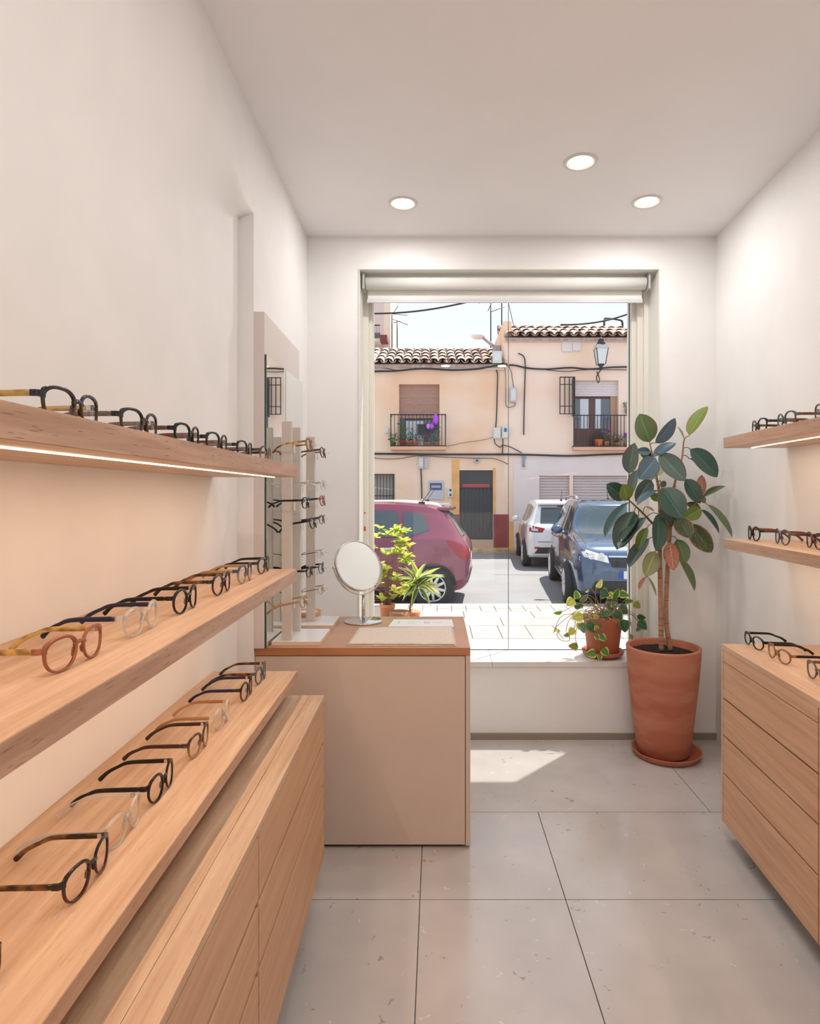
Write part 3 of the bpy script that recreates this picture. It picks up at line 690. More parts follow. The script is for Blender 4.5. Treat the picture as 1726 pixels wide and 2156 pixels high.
def holders(parent, xc, yc, zs_, ln):
    for z in zs_:
        MB().tube([(xc + .019, yc, z), (xc + ln, yc, z - .001), (xc + ln + .022, yc + .001, z - .006)], .0016, 6).ball((xc + ln + .023, yc, z - .0062), .003, 6).build('rod', RODM, parent)
        MB().box(xc + .030, xc + .0306, yc - .012, yc + .012, z - .038, z - .004).build('price_card', mat('price_card_pink', srgb(226, 212, 210), .5), parent)
def hang(stn, xc, yc, k, items):
    for ypix, ln, shape, fm, tm, thin, lab, pit in items:
        z = H - (ypix - CY) / k
        holders(stn, xc, yc, [z], ln)
        M = Matrix.Translation((xc + ln + .006, yc, z - .030)) @ Matrix.Rotation(R(-90), 4, 'Z') @ Matrix.Rotation(R(pit), 4, 'X')
        spectacles(M, shape, fm, tm, lab, 'glasses hung on the display stands', sc=1.0, wide=1.0, thin=thin)
hang(s1, xa, ya + .012, 516, [
    (934, .094, 'round', 'honey', 'light_tortoise', False, 'honey glasses with amber tortoise temples hung high on the front stand', 6),
    (1055, .078, 'square', 'black', 'black', False, 'square black glasses hung in the middle of the front stand post', 0),
    (1262, .072, 'oval', 'tan', 'tan_wood', False, 'tan wood glasses hung low on the front stand post', 10)])
hang(s1, xb, yb_ + .012, 484, [
    (1018, .062, 'round', 'silver', 'silver', True, 'rimless-looking silver glasses on the second post of the front stand', 2),
    (1098, .078, 'panto', 'black', 'black', False, 'black glasses hung on the second post of the front stand', 8),
    (1200, .060, 'oval', 'black_over_red', 'black', False, 'black-over-red oval glasses low on the second post of the front stand', 0)])
hang(s2, xc_, yc_ + .012, 449, [
    (951, .060, 'round', 'red_tortoise', 'tortoise', False, 'dark tortoiseshell glasses, topmost on the rear stand', 6),
    (1018, .058, 'round', 'silver', 'silver', True, 'thin silver glasses, second from the top of the rear stand', 2),
    (1052, .058, 'round', 'peach', 'navy', False, 'peach glasses with navy temples on the rear stand', 6),
    (1090, .056, 'oval', 'brown_over_honey', 'tortoise', False, 'brown-over-honey oval glasses on the rear stand', 6),
    (1160, .050, 'oval', 'silver', 'black', True, 'thin silver glasses with black temples on the rear stand', 8),
    (1194, .052, 'round', 'grey_acetate', 'black', False, 'charcoal round glasses low on the rear stand', 4),
    (1236, .054, 'oval', 'gold', 'brown', True, 'thin gold glasses with brown temples, lowest on the rear stand', 10)])

# ------------------------------------------------------------------ on the desk
kd = 267 / (H - DZ - .004); my = F / kd; mx = (765 - CX) / kd
tm_ = thing('table_mirror', 'round steel table mirror on a slim stem on the desk', 'mirror', (mx, my, DZ))
MB().lathe([(.0, 0), (.090, 0), (.0925, .002), (.0925, .005), (.090, .007), (.008, .0085), (1e-5, .0085)], 48, (mx, my, DZ)).build('base', mat('polished_steel', (.68, .67, .66), .08, 1.0), tm_)
cz = H - (1191 - CY) / kd; cxm = (754 - CX) / kd
nrm = Vector((.60, -.70, .38)).normalized(); cen = Vector((cxm, my, cz)); rad = .126
zb2 = cz - rad - .014
MB().tube([(mx, my, DZ + .006), (mx, my, zb2)], .0085, 20).build('stem', CHROME, tm_)
Mq = nrm.to_track_quat('Z', 'Y').to_matrix()
MB().lathe([(.0, -.012), (rad - .004, -.012), (rad, -.009), (rad, .007), (rad - .003, .009), (rad - .006, .008), (rad - .006, .005)], 56, cen, M=Mq).build('frame', CHROME, tm_)
MB().lathe([(rad - .005, .0052), (rad - .005, .0058)], 56, cen, M=Mq).build('mirror_face', MIRROR, tm_)
ax = nrm.cross(Vector((0, 0, 1))).normalized(); Rr = rad + .009
off = Vector((mx - cxm, 0, 0))
pts = []
for i in range(29):
    th = math.pi * i / 28
    pts.append(cen + ax * math.cos(th) * Rr + (Vector((0, 0, -1)) * (Rr + .004) + off) * math.sin(th))
yk = MB(); vs_ = []
for i, p in enumerate(pts):
    rd = (cen - p).normalized(); sd_ = rd.cross((pts[min(i + 1, 28)] - pts[max(i - 1, 0)]).normalized()).normalized()
    for u, v in ((-.006, -.0016), (.006, -.0016), (.006, .0016), (-.006, .0016)): vs_.append(p + sd_ * u + rd * v)
yk.add(vs_, [(i * 4 + j, i * 4 + (j + 1) % 4, i * 4 + 4 + (j + 1) % 4, i * 4 + 4 + j) for i in range(28) for j in range(4)] + [(0, 1, 2, 3), (112, 113, 114, 115)])
yk.build('yoke', CHROME, tm_)
for s_ in (0, 28):
    MB().ball(pts[s_], .009, 8).build('pivot', CHROME, tm_)

q = [PX(x, y, DZ) for x, y in ((753, 1325), (953, 1322), (961, 1361), (729, 1360))]
def sheet(q, z0, th, nx, ny, amp, seed):
    m = MB(); vs_ = []
    for lay in (0, 1):
        for j in range(ny + 1):
            for i in range(nx + 1):
                u, v = i / nx, j / ny
                p = (q[0] * (1 - u) + q[1] * u) * (1 - v) + (q[3] * (1 - u) + q[2] * u) * v
                nz = noise.noise(Vector((u * 5 + seed, v * 3, lay * .0)))
                e = 1 if (i in (0, nx) or j in (0, ny)) else 0
                vs_.append((p.x + amp * noise.noise(Vector((v * 9, seed, u))), p.y + amp * noise.noise(Vector((u * 9, seed + 4, v))), z0 + (th * (1 - .35 * e) + amp * .5 * (nz + .3) if lay else 0)))
    W_ = nx + 1; o2 = W_ * (ny + 1)
    fs = []
    for j in range(ny):
        for i in range(nx):
            a_ = j * W_ + i
            fs += [(a_, a_ + 1, a_ + W_ + 1, a_ + W_), (o2 + a_, o2 + a_ + W_, o2 + a_ + W_ + 1, o2 + a_ + 1)]
    bd = [i for i in range(nx)] + [nx + j * W_ for j in range(ny)] + [ny * W_ + nx - i for i in range(nx)] + [(ny - j) * W_ for j in range(ny)]
    for i in range(len(bd)):
        a_, b_ = bd[i], bd[(i + 1) % len(bd)]; fs.append((a_, b_, o2 + b_, o2 + a_))
    return m.add(vs_, fs, True)
cl = thing('cloth_mat', 'folded beige cloth mat lying flat on the desk', 'cloth', (q[0] + q[2]) / 2)
LIN = mat('beige_linen', srgb(218, 204, 190), .9, var=.04, vscale=80, bump=.25, bscale=300, spec=.1)
sheet(q, DZ + .0004, .0038, 30, 10, .0035, 1).build('lower_fold', LIN, cl)
q2 = [p + (q[0] + q[2] - p * 2) * .012 for p in q]
sheet(q2, DZ + .0062, .0040, 30, 10, .003, 2).build('upper_fold', LIN, cl)
q = [PX(x, y, DZ) for x, y in ((829, 1306), (951, 1306), (955, 1321), (817, 1321))]
cd = thing('printed_card', 'white printed card lying behind the cloth mat', 'card', (q[0] + q[2]) / 2)
cb = MB(); cb.add([(p.x, p.y, DZ + .0004) for p in q] + [(p.x, p.y, DZ + .0045) for p in q], [(0, 1, 2, 3), (4, 5, 6, 7), (0, 1, 5, 4), (1, 2, 6, 5), (2, 3, 7, 6), (3, 0, 4, 7)])
cb.build('card', mat('white_card', (.82, .81, .82), .4), cd)
def qp(u, v): 
    p = (q[0] * (1 - u) + q[1] * u) * (1 - v) + (q[3] * (1 - u) + q[2] * u) * v
    return Vector((p.x, p.y, DZ + .0047))
pm = MB()
def stroke(u0, v0, u1, v1, w_=.0011):
    a_, b_ = qp(u0, v0), qp(u1, v1); d = (b_ - a_); nn = Vector((-d.y, d.x, 0)).normalized() * w_
    pm.add([a_ - nn, b_ - nn, b_ + nn, a_ + nn], [(0, 1, 2, 3)])
stroke(.11, .3, .12, .62); stroke(.13, .3, .135, .62)
for r_ in range(3): stroke(.27, .38 + .1 * r_, .44 - .03 * r_, .38 + .1 * r_)
stroke(.33, .28, .37, .28); stroke(.33, .62, .38, .62)
for i in range(5): stroke(.54 + .02 * i, .3 + .02 * (i % 2), .54 + .02 * i, .6)
for r_ in range(3): stroke(.68, .36 + .1 * r_, .84 - .02 * r_, .36 + .1 * r_)
pm.build('print', mat('pale_grey_ink', (.42, .42, .46), .6), cd)
bq = PX(664, 1302, DZ); bq.y += .0
kb2 = F / (bq.y + .06); bxx = (655 - CX) / kb2
bo = thing('wooden_dish', 'round wooden dish with a white lining at the back of the desk', 'dish', (bxx, bq.y + .055, DZ))
MB().lathe([(.045, .0003), (.055, .002), (.061, .02), (.063, .040), (.060, .041), (.056, .030)], 36, (bxx, bq.y - .01, DZ)).build('bowl', mat('orange_wood', srgb(224, 164, 110), .45, var=.08, vscale=20), bo)
MB().lathe([(.0575, .034), (.03, .036), (1e-5, .037)], 36, (bxx, bq.y - .01, DZ)).build('lining', mat('white_lining', (.82, .80, .77), .8), bo)
# ------------------------------------------------------------------ the street
ZST = H - 1.714; YF = 18.57; KF = F / YF; ZSW = -.161; YCURB = 8.75
fx = lambda x: (x - CX) / KF
fz = lambda y: H - (y - CY) / KF
ASPH = mat('sunlit_asphalt', (.26, .25, .25), .9, var=.04, vscale=1.2, bump=.3, bscale=40, spec=.2)
MB().box(-40, 40, YCURB + .15, 60, ZST - .2, ZST).build('road', ASPH, None, 'pale grey asphalt street outside the window', kind='structure')
MB().box(-40, 40, -40, YREAR - .2, ZST - .2, -.02).build('ground', mat('rear_bounce_paving', (.68, .66, .64), .9), None, 'pale paving behind the shop', kind='structure')  # unseen ground, made pale to bounce daylight up to the ceiling
sw_ = MB().box(-40, 40, YB + .345, YCURB, ZST - .2, ZSW - .012).build('pavement', mat('paving_joint', (.16, .14, .13), .9), None, 'pale stone pavement outside the shop window', kind='structure')
PAV = [mat('paver_%s' % n_, c, .85, var=.05, vscale=5, spec=.2) for n_, c in (('cream', (.37, .34, .32)), ('rose', (.355, .315, .295)), ('grey', (.34, .325, .315)))]
MB().box(-40, 40, YCURB, YCURB + .15, ZST - .2, ZSW + .002, .01).build('curb', mat('curb_stone', (.38, .365, .35), .85), sw_)
def pavers(y0, y1, x0, x1, px, py, off=0):
    j = 0; y = y0
    while y < y1 - .01:
        x = x0 + (off * px if j % 2 else 0)
        while x < x1:
            MB().box(x + .004, x + px - .004, y + .004, min(y + py, y1) - .004, ZSW - .03, ZSW + random.uniform(-.001, .001), 0).build('paver', random.choice(PAV), sw_)
            x += px
        y += py; j += 1
pavers(8.32, YCURB, -.6, 3.4, .20, .215)
pavers(7.42, 8.32, -1.0, 3.4, .9, .45, .5)
pavers(6.75, 7.42, -.6, 3.0, .33, .67)
rest = MB(); 
for (x0, x1, y0, y1) in ((-12, -1.0, 6.75, YCURB), (3.4, 14, 6.75, YCURB), (-12, 14, YB + .36, 6.745)):
    rest.box(x0, x1, y0, y1, ZSW - .03, ZSW - .001)
rest.build('paving', mat('paver_far', (.36, .33, .31), .85, col2=(.34, .31, .29, 1), vscale=2), sw_, kind='stuff')

PL = mat('peach_plaster', srgb(240, 212, 190), .85, col2=srgb(230, 184, 148), vscale=.55, lo=.44, hi=.72, detail=6, spec=.1)
PL2 = mat('pale_pink_plaster', srgb(240, 214, 198), .85, col2=srgb(232, 190, 156), vscale=.5, lo=.46, hi=.74, detail=6, spec=.1)
OCH = mat('ochre_paint', srgb(226, 170, 104), .85, var=.08, vscale=2)
REDD = mat('dull_red_paint', srgb(148, 72, 70), .85, var=.1, vscale=2)
LILAC = mat('pale_lilac_paint', srgb(222, 208, 206), .8, var=.03, vscale=1)
IRON = mat('black_iron', (.02, .02, .025), .5)
TILEM = [mat('roof_tile_%s' % n_, c, .85, var=.18, vscale=9, spec=.15) for n_, c in (('rose', srgb(190, 168, 156)), ('sand', srgb(206, 190, 178)), ('brown', srgb(172, 148, 138)))]
XB = fx(1062)
ze1, ze2 = fz(768), fz(712)
b1 = thing('terraced_house', 'peach house with a low tiled roof and one balcony across the street', 'building', (-5, YF, ZST))
b2 = thing('terraced_house', 'taller peach house with a garage and a wall lantern across the street', 'building', (8, YF, ZST))
def wall_with(b, mat_, x0, x1, z0, z1, holes, depth=.32):
    xs = sorted({x0, x1} | {h[0] for h in holes} | {h[1] for h in holes}); zs_ = sorted({z0, z1} | {h[2] for h in holes} | {h[3] for h in holes})
    m = MB()
    for a_, c in zip(xs, xs[1:]):
        for e_, g in zip(zs_, zs_[1:]):
            if not any(h[0] <= (a_ + c) / 2 <= h[1] and h[2] <= (e_ + g) / 2 <= h[3] for h in holes):
                m.box(a_, c, YF, YF + depth, e_, g)
    m.build('wall', mat_, b)
ho = lambda x0, x1, y0, y1: (fx(x0), fx(x1), fz(y1), fz(y0))
W1, W2 = ho(840, 925, 809, 942), ho(1207, 1302, 801, 942)
D1, N1 = ho(967, 1038, 990, 1136), ho(700, 830, 998, 1052)
GA, GB = ho(1135, 1199, 1002, 1158), ho(1206, 1335, 1002, 1158)
wall_with(b1, PL, -14, XB, ZST, ze1, [W1, D1, N1]); wall_with(b2, PL2, XB, 16, ZST, ze2, [W2, GA, GB])
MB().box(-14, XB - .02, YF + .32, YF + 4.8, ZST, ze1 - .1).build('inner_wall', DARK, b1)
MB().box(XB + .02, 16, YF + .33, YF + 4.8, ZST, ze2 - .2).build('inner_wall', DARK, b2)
MB().box(XB, XB + .25, YF + .32, YF + 4.6, ze1 - .5, ze2 + .60).build('gable_wall', PL, b2)
MB().box(-14, XB - .02, YF - .10, YF, ze1 - .17, ze1 - .02, .01).build('cornice', mat('cornice_plaster', srgb(214, 196, 186), .8), b1)
MB().box(XB - .03, 16, YF - .10, YF, ze2 - .13, ze2 - .01, .01).build('cornice', MATS['cornice_plaster'], b2)
# plinth paint and ochre bands
MB().box(fx(955), D1[0], YF - .012, YF, ZST, fz(1083)).box(D1[1], fx(1071), YF - .012, YF, ZST, fz(1083)).build('painted_plinth', REDD, b1)
MB().box(fx(951), D1[0], YF - .014, YF, fz(1083), fz(968)).build('ochre_band', OCH, b1)
MB().box(D1[1], fx(1043), YF - .014, YF, fz(1083), fz(985)).build('ochre_band', OCH, b1)
MB().box(fx(1072), fx(1081), YF - .016, YF, ZST, fz(1098)).build('ochre_post', OCH, b2)
MB().box(fx(1081), GA[0], YF - .012, YF, ZST, fz(965)).box(GA[0], 16, YF - .012, YF, fz(1001), fz(962)).build('lilac_panel', LILAC, b2)
MB().box(fx(905), fx(966), YF - .010, YF, fz(1150), fz(1090)).build('painted_plinth', OCH, b1)
# tiled roofs: every tile a piece
def half_tile(L, r0, r1, n=7, up=True, th=.018):
    m = MB(); vs_ = []
    for rr_, y in ((r0, 0), (r1, L)):
        for q_ in (rr_, rr_ - th):
            for i in range(n):
                a_ = math.pi * i / (n - 1); s_ = 1 if up else -1
                vs_.append((math.cos(a_) * q_, y, math.sin(a_) * q_ * .75 * s_))
    fs = []
    for i in range(n - 1):
        fs += [(i, i + 1, 2 * n + i + 1, 2 * n + i), (n + i, n + i + 1, 3 * n + i + 1, 3 * n + i), (i, i + 1, n + i + 1, n + i), (2 * n + i, 2 * n + i + 1, 3 * n + i + 1, 3 * n + i)]
    fs += [(0, n, 3 * n, 2 * n), (n - 1, 2 * n - 1, 4 * n - 1, 3 * n - 1)]
    m.add(vs_, fs, True); me = m.mesh('tile'); me.materials.append(None); me.set_sharp_from_angle(angle=R(50)); return me
COV = half_tile(.62, .135, .105); CHA = half_tile(.62, .105, .135, 6, False)
def roof(b, x0, x1, ze, yr, zr, pitch, ncourse, skew=0.0):
    y0 = YF - .18; L = math.hypot(yr - y0, zr - ze); ang = math.atan2(zr - ze, yr - y0); z0 = ze + .0
    rf = MB().add([(x0, y0 + .05, z0 - .02), (x1, y0 + .05, z0 - .02), (x1, yr, zr - .03), (x0, yr, zr - .03), (x0, y0 + .05, z0 - .12), (x1, y0 + .05, z0 - .12), (x1, yr, zr - .2), (x0, yr, zr - .2)],
              [(0, 1, 2, 3), (4, 7, 6, 5), (0, 4, 5, 1), (3, 2, 6, 7), (0, 3, 7, 4), (1, 5, 6, 2)]).build('roof', TILEM[2], b)
    inv = WM[rf.name].inverted()
    ncol = int((x1 - x0) / pitch)
    for c in range(ncol):
        xc = x0 + (c + .5) * pitch
        for i in range(ncourse):
            t = i * (L / ncourse)
            rot = Matrix.Rotation(ang, 4, 'X')
            for me, dx, dz in ((COV, 0, .085 + .012 * (1)), (CHA, pitch / 2, .10)):
                M = Matrix.Translation((xc + dx + random.uniform(-.012, .012), y0 + math.cos(ang) * t, z0 + math.sin(ang) * t + dz - (.03 if me is COV else 0))) @ rot @ Matrix.Rotation(R(random.uniform(-2.5, 2.5)) + skew, 4, 'Z') @ Matrix.Rotation(R(-2.0), 4, 'X') @ Matrix.Scale(L / ncourse / .53, 4, (0, 1, 0))
                inst('tile', me, random.choice(TILEM), rf, inv @ M)
    MB().tube([(x0, yr, zr + .02), (x1, yr, zr + .02)], .10, 8).build('ridge', mat('ridge_mortar', srgb(150, 140, 138), .9), rf)
roof(b1, fx(752), XB - .02, ze1, 21.0, fz(727) + .38, .27, 4)
roof(b2, XB + .02, fx(1352), ze2, 21.0, fz(683) + .52, .29, 3)
for b, x0, x1, ze, zr in ((b1, -14, fx(752), ze1, fz(727) + .38), (b2, fx(1352), 16, ze2, fz(683) + .52)):
    y0 = YF - .15
    MB().add([(x0, y0, ze), (x1, y0, ze), (x1, 21, zr), (x0, 21, zr), (x0, y0, ze - .1), (x1, y0, ze - .1), (x1, 21, zr - .1), (x0, 21, zr - .1)], [(0, 1, 2, 3), (4, 7, 6, 5), (0, 4, 5, 1), (3, 2, 6, 7), (0, 3, 7, 4), (1, 5, 6, 2)]).build('roof', TILEM[0], b)
# windows, doors, shutters
def slats(name, parent, x0, x1, z0, z1, n, y, m_, d=.03):
    sh = MB().box(x0, x1, y + .02, y + .03, z0, z1).build(name, m_, parent)
    h_ = (z1 - z0) / n
    for i in range(n):
        MB().add([(x0, y + .02, z0 + i * h_), (x1, y + .02, z0 + i * h_), (x1, y - d * .3, z0 + i * h_ + h_ * .25), (x0, y - d * .3, z0 + i * h_ + h_ * .25), (x0, y - d * .3, z0 + i * h_ + h_ * .8), (x1, y - d * .3, z0 + i * h_ + h_ * .8), (x1, y + .02, z0 + (i + 1) * h_), (x0, y + .02, z0 + (i + 1) * h_)],
                 [(0, 1, 2, 3), (3, 2, 5, 4), (4, 5, 6, 7)]).build('slat', m_, sh)
TAUPE = mat('taupe_shutter', srgb(190, 152, 136), .6); SHW = mat('white_shutter', srgb(226, 216, 218), .6); GRY = mat('grey_shutter', srgb(198, 186, 186), .6)
GLS = mat('dark_window_glass', (.10, .12, .15), .05, spec=.8)
BRW = mat('brown_door_wood', srgb(98, 58, 54), .5)
slats('shutter', b1, W1[0], W1[1], fz(880), W1[3], 24, YF + .12, TAUPE)
win = MB().box(W1[0], W1[1], YF + .2, YF + .24, W1[2], W1[3]).build('window', GLS, b1)
MB().box(W1[0] + .2, W1[0] + .75, YF + .17, YF + .19, W1[2], fz(885)).build('curtain', mat('pale_curtain', (.62, .63, .66), .9), win)
MB().box(W1[0], W1[0] + .16, YF + .15, YF + .2, W1[2], W1[3]).build('frame', mat('grey_blue_frame', (.12, .12, .16), .5), win)
slats('shutter', b2, W2[0], W2[1], fz(833), W2[3], 9, YF + .12, SHW)
win = MB().box(W2[0], W2[1], YF + .22, YF + .26, W2[2], W2[3]).build('balcony_door', BRW, b2)
for a_, c in ((1209, 1242), (1255, 1288)):
    MB().box(fx(a_), fx(c), YF + .2, YF + .221, fz(901), fz(838)).build('pane', GLS, win)
MB().box(fx(1224), fx(1242), YF + .19, YF + .2, fz(901), fz(838)).box(fx(1257), fx(1268), YF + .19, YF + .2, fz(901), fz(838)).build('curtain', mat('lace_curtain', (.62, .68, .72), .9), win)
MB().box(fx(1288), W2[1], YF + .16, YF + .22, W2[2], fz(833)).build('door_leaf', mat('tan_door_leaf', srgb(176, 136, 112), .6), win)
for G, n in ((GA, 26), (GB, 26)):
    slats('garage_shutter', b2, G[0], G[1], G[2], G[3], n, YF + .1, GRY)
# front door with bars, steps
dr = MB().box(D1[0], D1[1], YF + .16, YF + .2, D1[2], D1[3]).build('front_door', mat('dark_door', (.02, .02, .028), .25), b1)
for i in range(9):
    x = D1[0] + (D1[1] - D1[0]) * (i + .5) / 9
    MB().box(x - .018, x + .018, YF + .10, YF + .16, D1[2], fz(1027)).build('bar', IRON, dr)
MB().box(D1[0], D1[1], YF + .10, YF + .16, fz(1030), fz(1026)).build('rail', IRON, dr)
MB().box(D1[0] + .1, D1[1] - .1, YF + .145, YF + .158, fz(1026) + .0, fz(1019)).build('red_strip', mat('red_awning', srgb(190, 60, 64), .6), dr)
MB().box(D1[0], D1[1], YF - .05, YF + .3, ZST, D1[2], .01).build('step', mat('step_stone', srgb(190, 162, 130), .8), b1)
lowin = MB().box(N1[0], N1[1], YF + .2, YF + .24, N1[2], N1[3]).build('window', mat('pale_shade', (.45, .42, .40), .6), b1)
for i in range(14):
    x = N1[1] - .04 - i * .095
    MB().box(x - .009, x + .009, YF - .02, YF + .0, N1[2], N1[3]).build('bar', IRON, lowin)
MB().box(N1[0], N1[1], YF - .03, YF + .01, N1[2] + .1, N1[2] + .13).box(N1[0], N1[1], YF - .03, YF + .01, N1[3] - .03, N1[3]).box(N1[1] - .03, N1[1], YF - .03, YF + .01, N1[2], N1[3]).build('grille', IRON, lowin)
# balconies
def balcony(b, x0, x1, z0, z1, dep, n, slab):
    bl_ = MB().box(x0, x1, YF - dep, YF, z0 - .10, z0, .01).build('balcony', slab, b)
    rl = MB()
    for z in (z0 + .02, z1 - .02): rl.box(x0, x1, YF - dep, YF - dep + .02, z - .015, z + .015).box(x0, x0 + .02, YF - dep, YF, z - .015, z + .015).box(x1 - .02, x1, YF - dep, YF, z - .015, z + .015)
    rl.build('rail', IRON, bl_)
    for i in range(n + 1):
        x = x0 + .01 + (x1 - x0 - .02) * i / n; r_ = .016 if i in (0, n) else .009
        MB().box(x - r_, x + r_, YF - dep, YF - dep + .018, z0, z1).build('baluster', IRON, bl_)
    return bl_
BS = mat('balcony_slab', srgb(214, 168, 136), .8)
B1 = balcony(b1, fx(824), fx(938), fz(942), fz(875), .40, 15, BS)
B2 = balcony(b2, fx(1204), fx(1345), fz(942), fz(875), .22, 20, BS)
gr = MB().box(fx(1174), fx(1205), YF - .30, YF - .28, fz(797) - .03, fz(797)).build('window_grille', IRON, b2)
for y in (813, 858, 874): MB().box(fx(1174), fx(1205), YF - .30, YF - .28, fz(y) - .012, fz(y) + .012).build('bar', IRON, gr)
for x in (1174.6, 1184.5, 1194, 1204.2): MB().box(fx(x) - .014, fx(x) + .014, YF - .3, YF - .28, fz(875), fz(797)).build('bar', IRON, gr)
MB().box(fx(1204), fx(1206), YF - .3, YF, fz(875), fz(797)).build('hinge_post', IRON, gr)
# things on the fronts
def little(name, cat, lab, x0, x1, y0, y1, d, m_, group=None, extra=None):
    t = thing(name, lab, cat, ((fx(x0) + fx(x1)) / 2, YF, fz(y1)), group=group)
    MB().box(fx(x0), fx(x1), YF - d, YF, fz(y1), fz(y0), .02).build('case', m_, t)
    if extra: extra(t)
    return t
PW = mat('white_plastic', (.66, .64, .62), .5); PG = mat('grey_plastic_box', (.50, .50, .54), .5)
UB = 'utility boxes on the house fronts'
def lid(x0, x1, y0, y1, d, m_, nm='lid'):
    return lambda t: MB().box(fx(x0), fx(x1), YF - d - .015, YF - d, fz(y1), fz(y0), .004).build(nm, m_, t)
little('junction_box', 'box', 'plain white junction box left of the glass joint under a cable', 1038, 1053, 901, 924, .12, PW, UB, lid(1040, 1051, 904, 921, .12, PW))
little('junction_box', 'box', 'white junction box with a blue mark beside the glass joint', 1056, 1071.5, 898, 923, .12, PW, UB, lid(1060, 1066, 902, 910, .12, mat('blue_mark', (.05, .16, .3), .5), 'mark'))
little('meter_box', 'box', 'grey meter box on the upper wall of the taller house', 1072, 1086, 817, 848, .16, PG, UB, lid(1074, 1084, 822, 845, .16, PW))
little('meter_box', 'box', 'grey meter box with a printed face under the long cable', 881, 892, 963, 987, .14, PG, UB, lid(882.5, 890.5, 966, 983, .14, PW, 'label'))
little('meter_box', 'box', 'small side box next to the grey meter box', 892.5, 901, 965, 986, .10, PG, UB)
little('flood_light', 'light', 'white flood light at the end of the low tiled roof', 1036, 1055, 742, 767, .2, PW, None, lid(1039, 1052, 748, 762, .2, mat('frosted', (.7, .7, .68), .3), 'lens'))
def notice(t):
    MB().box(fx(905), fx(930), YF - .055, YF - .048, fz(1032), fz(1017)).build('panel', mat('navy_print', (.05, .06, .16), .4), t)
    MB().box(fx(908), fx(927), YF - .060, YF - .055, fz(1027), fz(1022)).build('picture', mat('pale_print', (.35, .36, .50), .4), t)
little('notice_board', 'sign', 'grey notice board with a dark blue picture on the house wall', 902, 934, 1012, 1052, .05, PG, None, notice)
def keys_(t):
    for y in (1032, 1042): MB().box(fx(946), fx(950), YF - .075, YF - .06, fz(y + 2.4), fz(y - 2.4), .003).build('button', IRON, t)
little('intercom', 'intercom', 'white intercom with two dark buttons near the barred door', 942, 953, 1028, 1047, .06, PW, None, keys_)
little('wall_lamp', 'light', 'tiny white lamp on the wall left of the balcony', 811, 818, 902, 913, .1, PW, None, lid(812.5, 816.5, 905, 910, .1, MATS['frosted'], 'lens'))
t = thing('round_vent', 'small round grey vent above the barred front door', 'vent', (fx(1004), YF, fz(976)))
MB().lathe([(.09, 0), (.09, -.04), (.07, -.05), (.06, -.02)], 20, (fx(1004), YF, fz(970)), 'y').build('ring', PG, t)
MB().lathe([(.03, -.05), (.03, 0)], 12, (fx(1004), YF, fz(970)), 'y').build('hub', IRON, t)
def code_(t):
    MB().box(fx(1098), fx(1107), YF - .04, YF - .03, fz(967), fz(961)).build('header', mat('teal_print', srgb(96, 170, 170), .5), t)
    MB().box(fx(1098.5), fx(1105), YF - .04, YF - .03, fz(984), fz(968)).build('picture', mat('speckled_print', (.30, .25, .26), .5, var=.5, vscale=40), t)
little('wall_sign', 'sign', 'narrow sign with a teal top edge under the long cable', 1097, 1108, 960, 988, .03, PW, None, code_)
t = thing('eaves_box', 'pale lilac box panel under the eaves of the taller house', 'panel', (fx(1200), YF, fz(741)))
for a_, c, y1 in ((1182, 1204, 741), (1204.5, 1222, 739)): MB().box(fx(a_), fx(c), YF - .05, YF, fz(y1), fz(717), .01).build('panel', LILAC, t)
# wall lantern
lt = thing('street_lantern', 'old black street lantern on a curled wall bracket', 'lantern', (fx(1265), YF, fz(778)))
ky = F / (YF - .75); lx = (1265 - CX) / ky; lz = lambda y: H - (y - CY) / ky; ly = YF - .75
def frustum(z0, z1, r0, r1, M_=None):
    m = MB(); m.lathe([(r0, z0), (r1, z1)], 4, (lx, ly, 0), M=Matrix.Rotation(R(45), 3, 'Z')); m.sm = [False] * len(m.f); return m
frustum(lz(767), lz(734), .145, .235).build('glass', mat('lantern_glass', (.66, .68, .68), .2), lt)
g = MB()
for sx_ in (-1, 1):
    for sy_ in (-1, 1):
        g.tube([(lx + sx_ * .104, ly + sy_ * .104, lz(768)), (lx + sx_ * .17, ly + sy_ * .17, lz(733))], .012, 4)
g.build('frame', IRON, lt)
frustum(lz(735), lz(727), .27, .22).build('rim', mat('pale_metal', (.5, .5, .52), .4), lt)
MB().lathe([(.17, lz(728)), (.10, lz(721)), (.075, lz(717)), (.09, lz(716)), (.03, lz(712)), (.0, lz(708))], 16, (lx, ly, 0)).build('cap', IRON, lt)
MB().lathe([(.11, lz(767)), (.05, lz(772)), (.03, lz(779))], 12, (lx, ly, 0)).build('foot', IRON, lt)
MB().tube(catmull([(lx, ly, lz(778)), (lx - .1, ly + .1, lz(792)), (lx, ly + .3, lz(802)), (lx + .1, ly + .55, lz(790)), (lx + .08, YF, lz(772))], 6), .016, 6).build('bracket', IRON, lt)
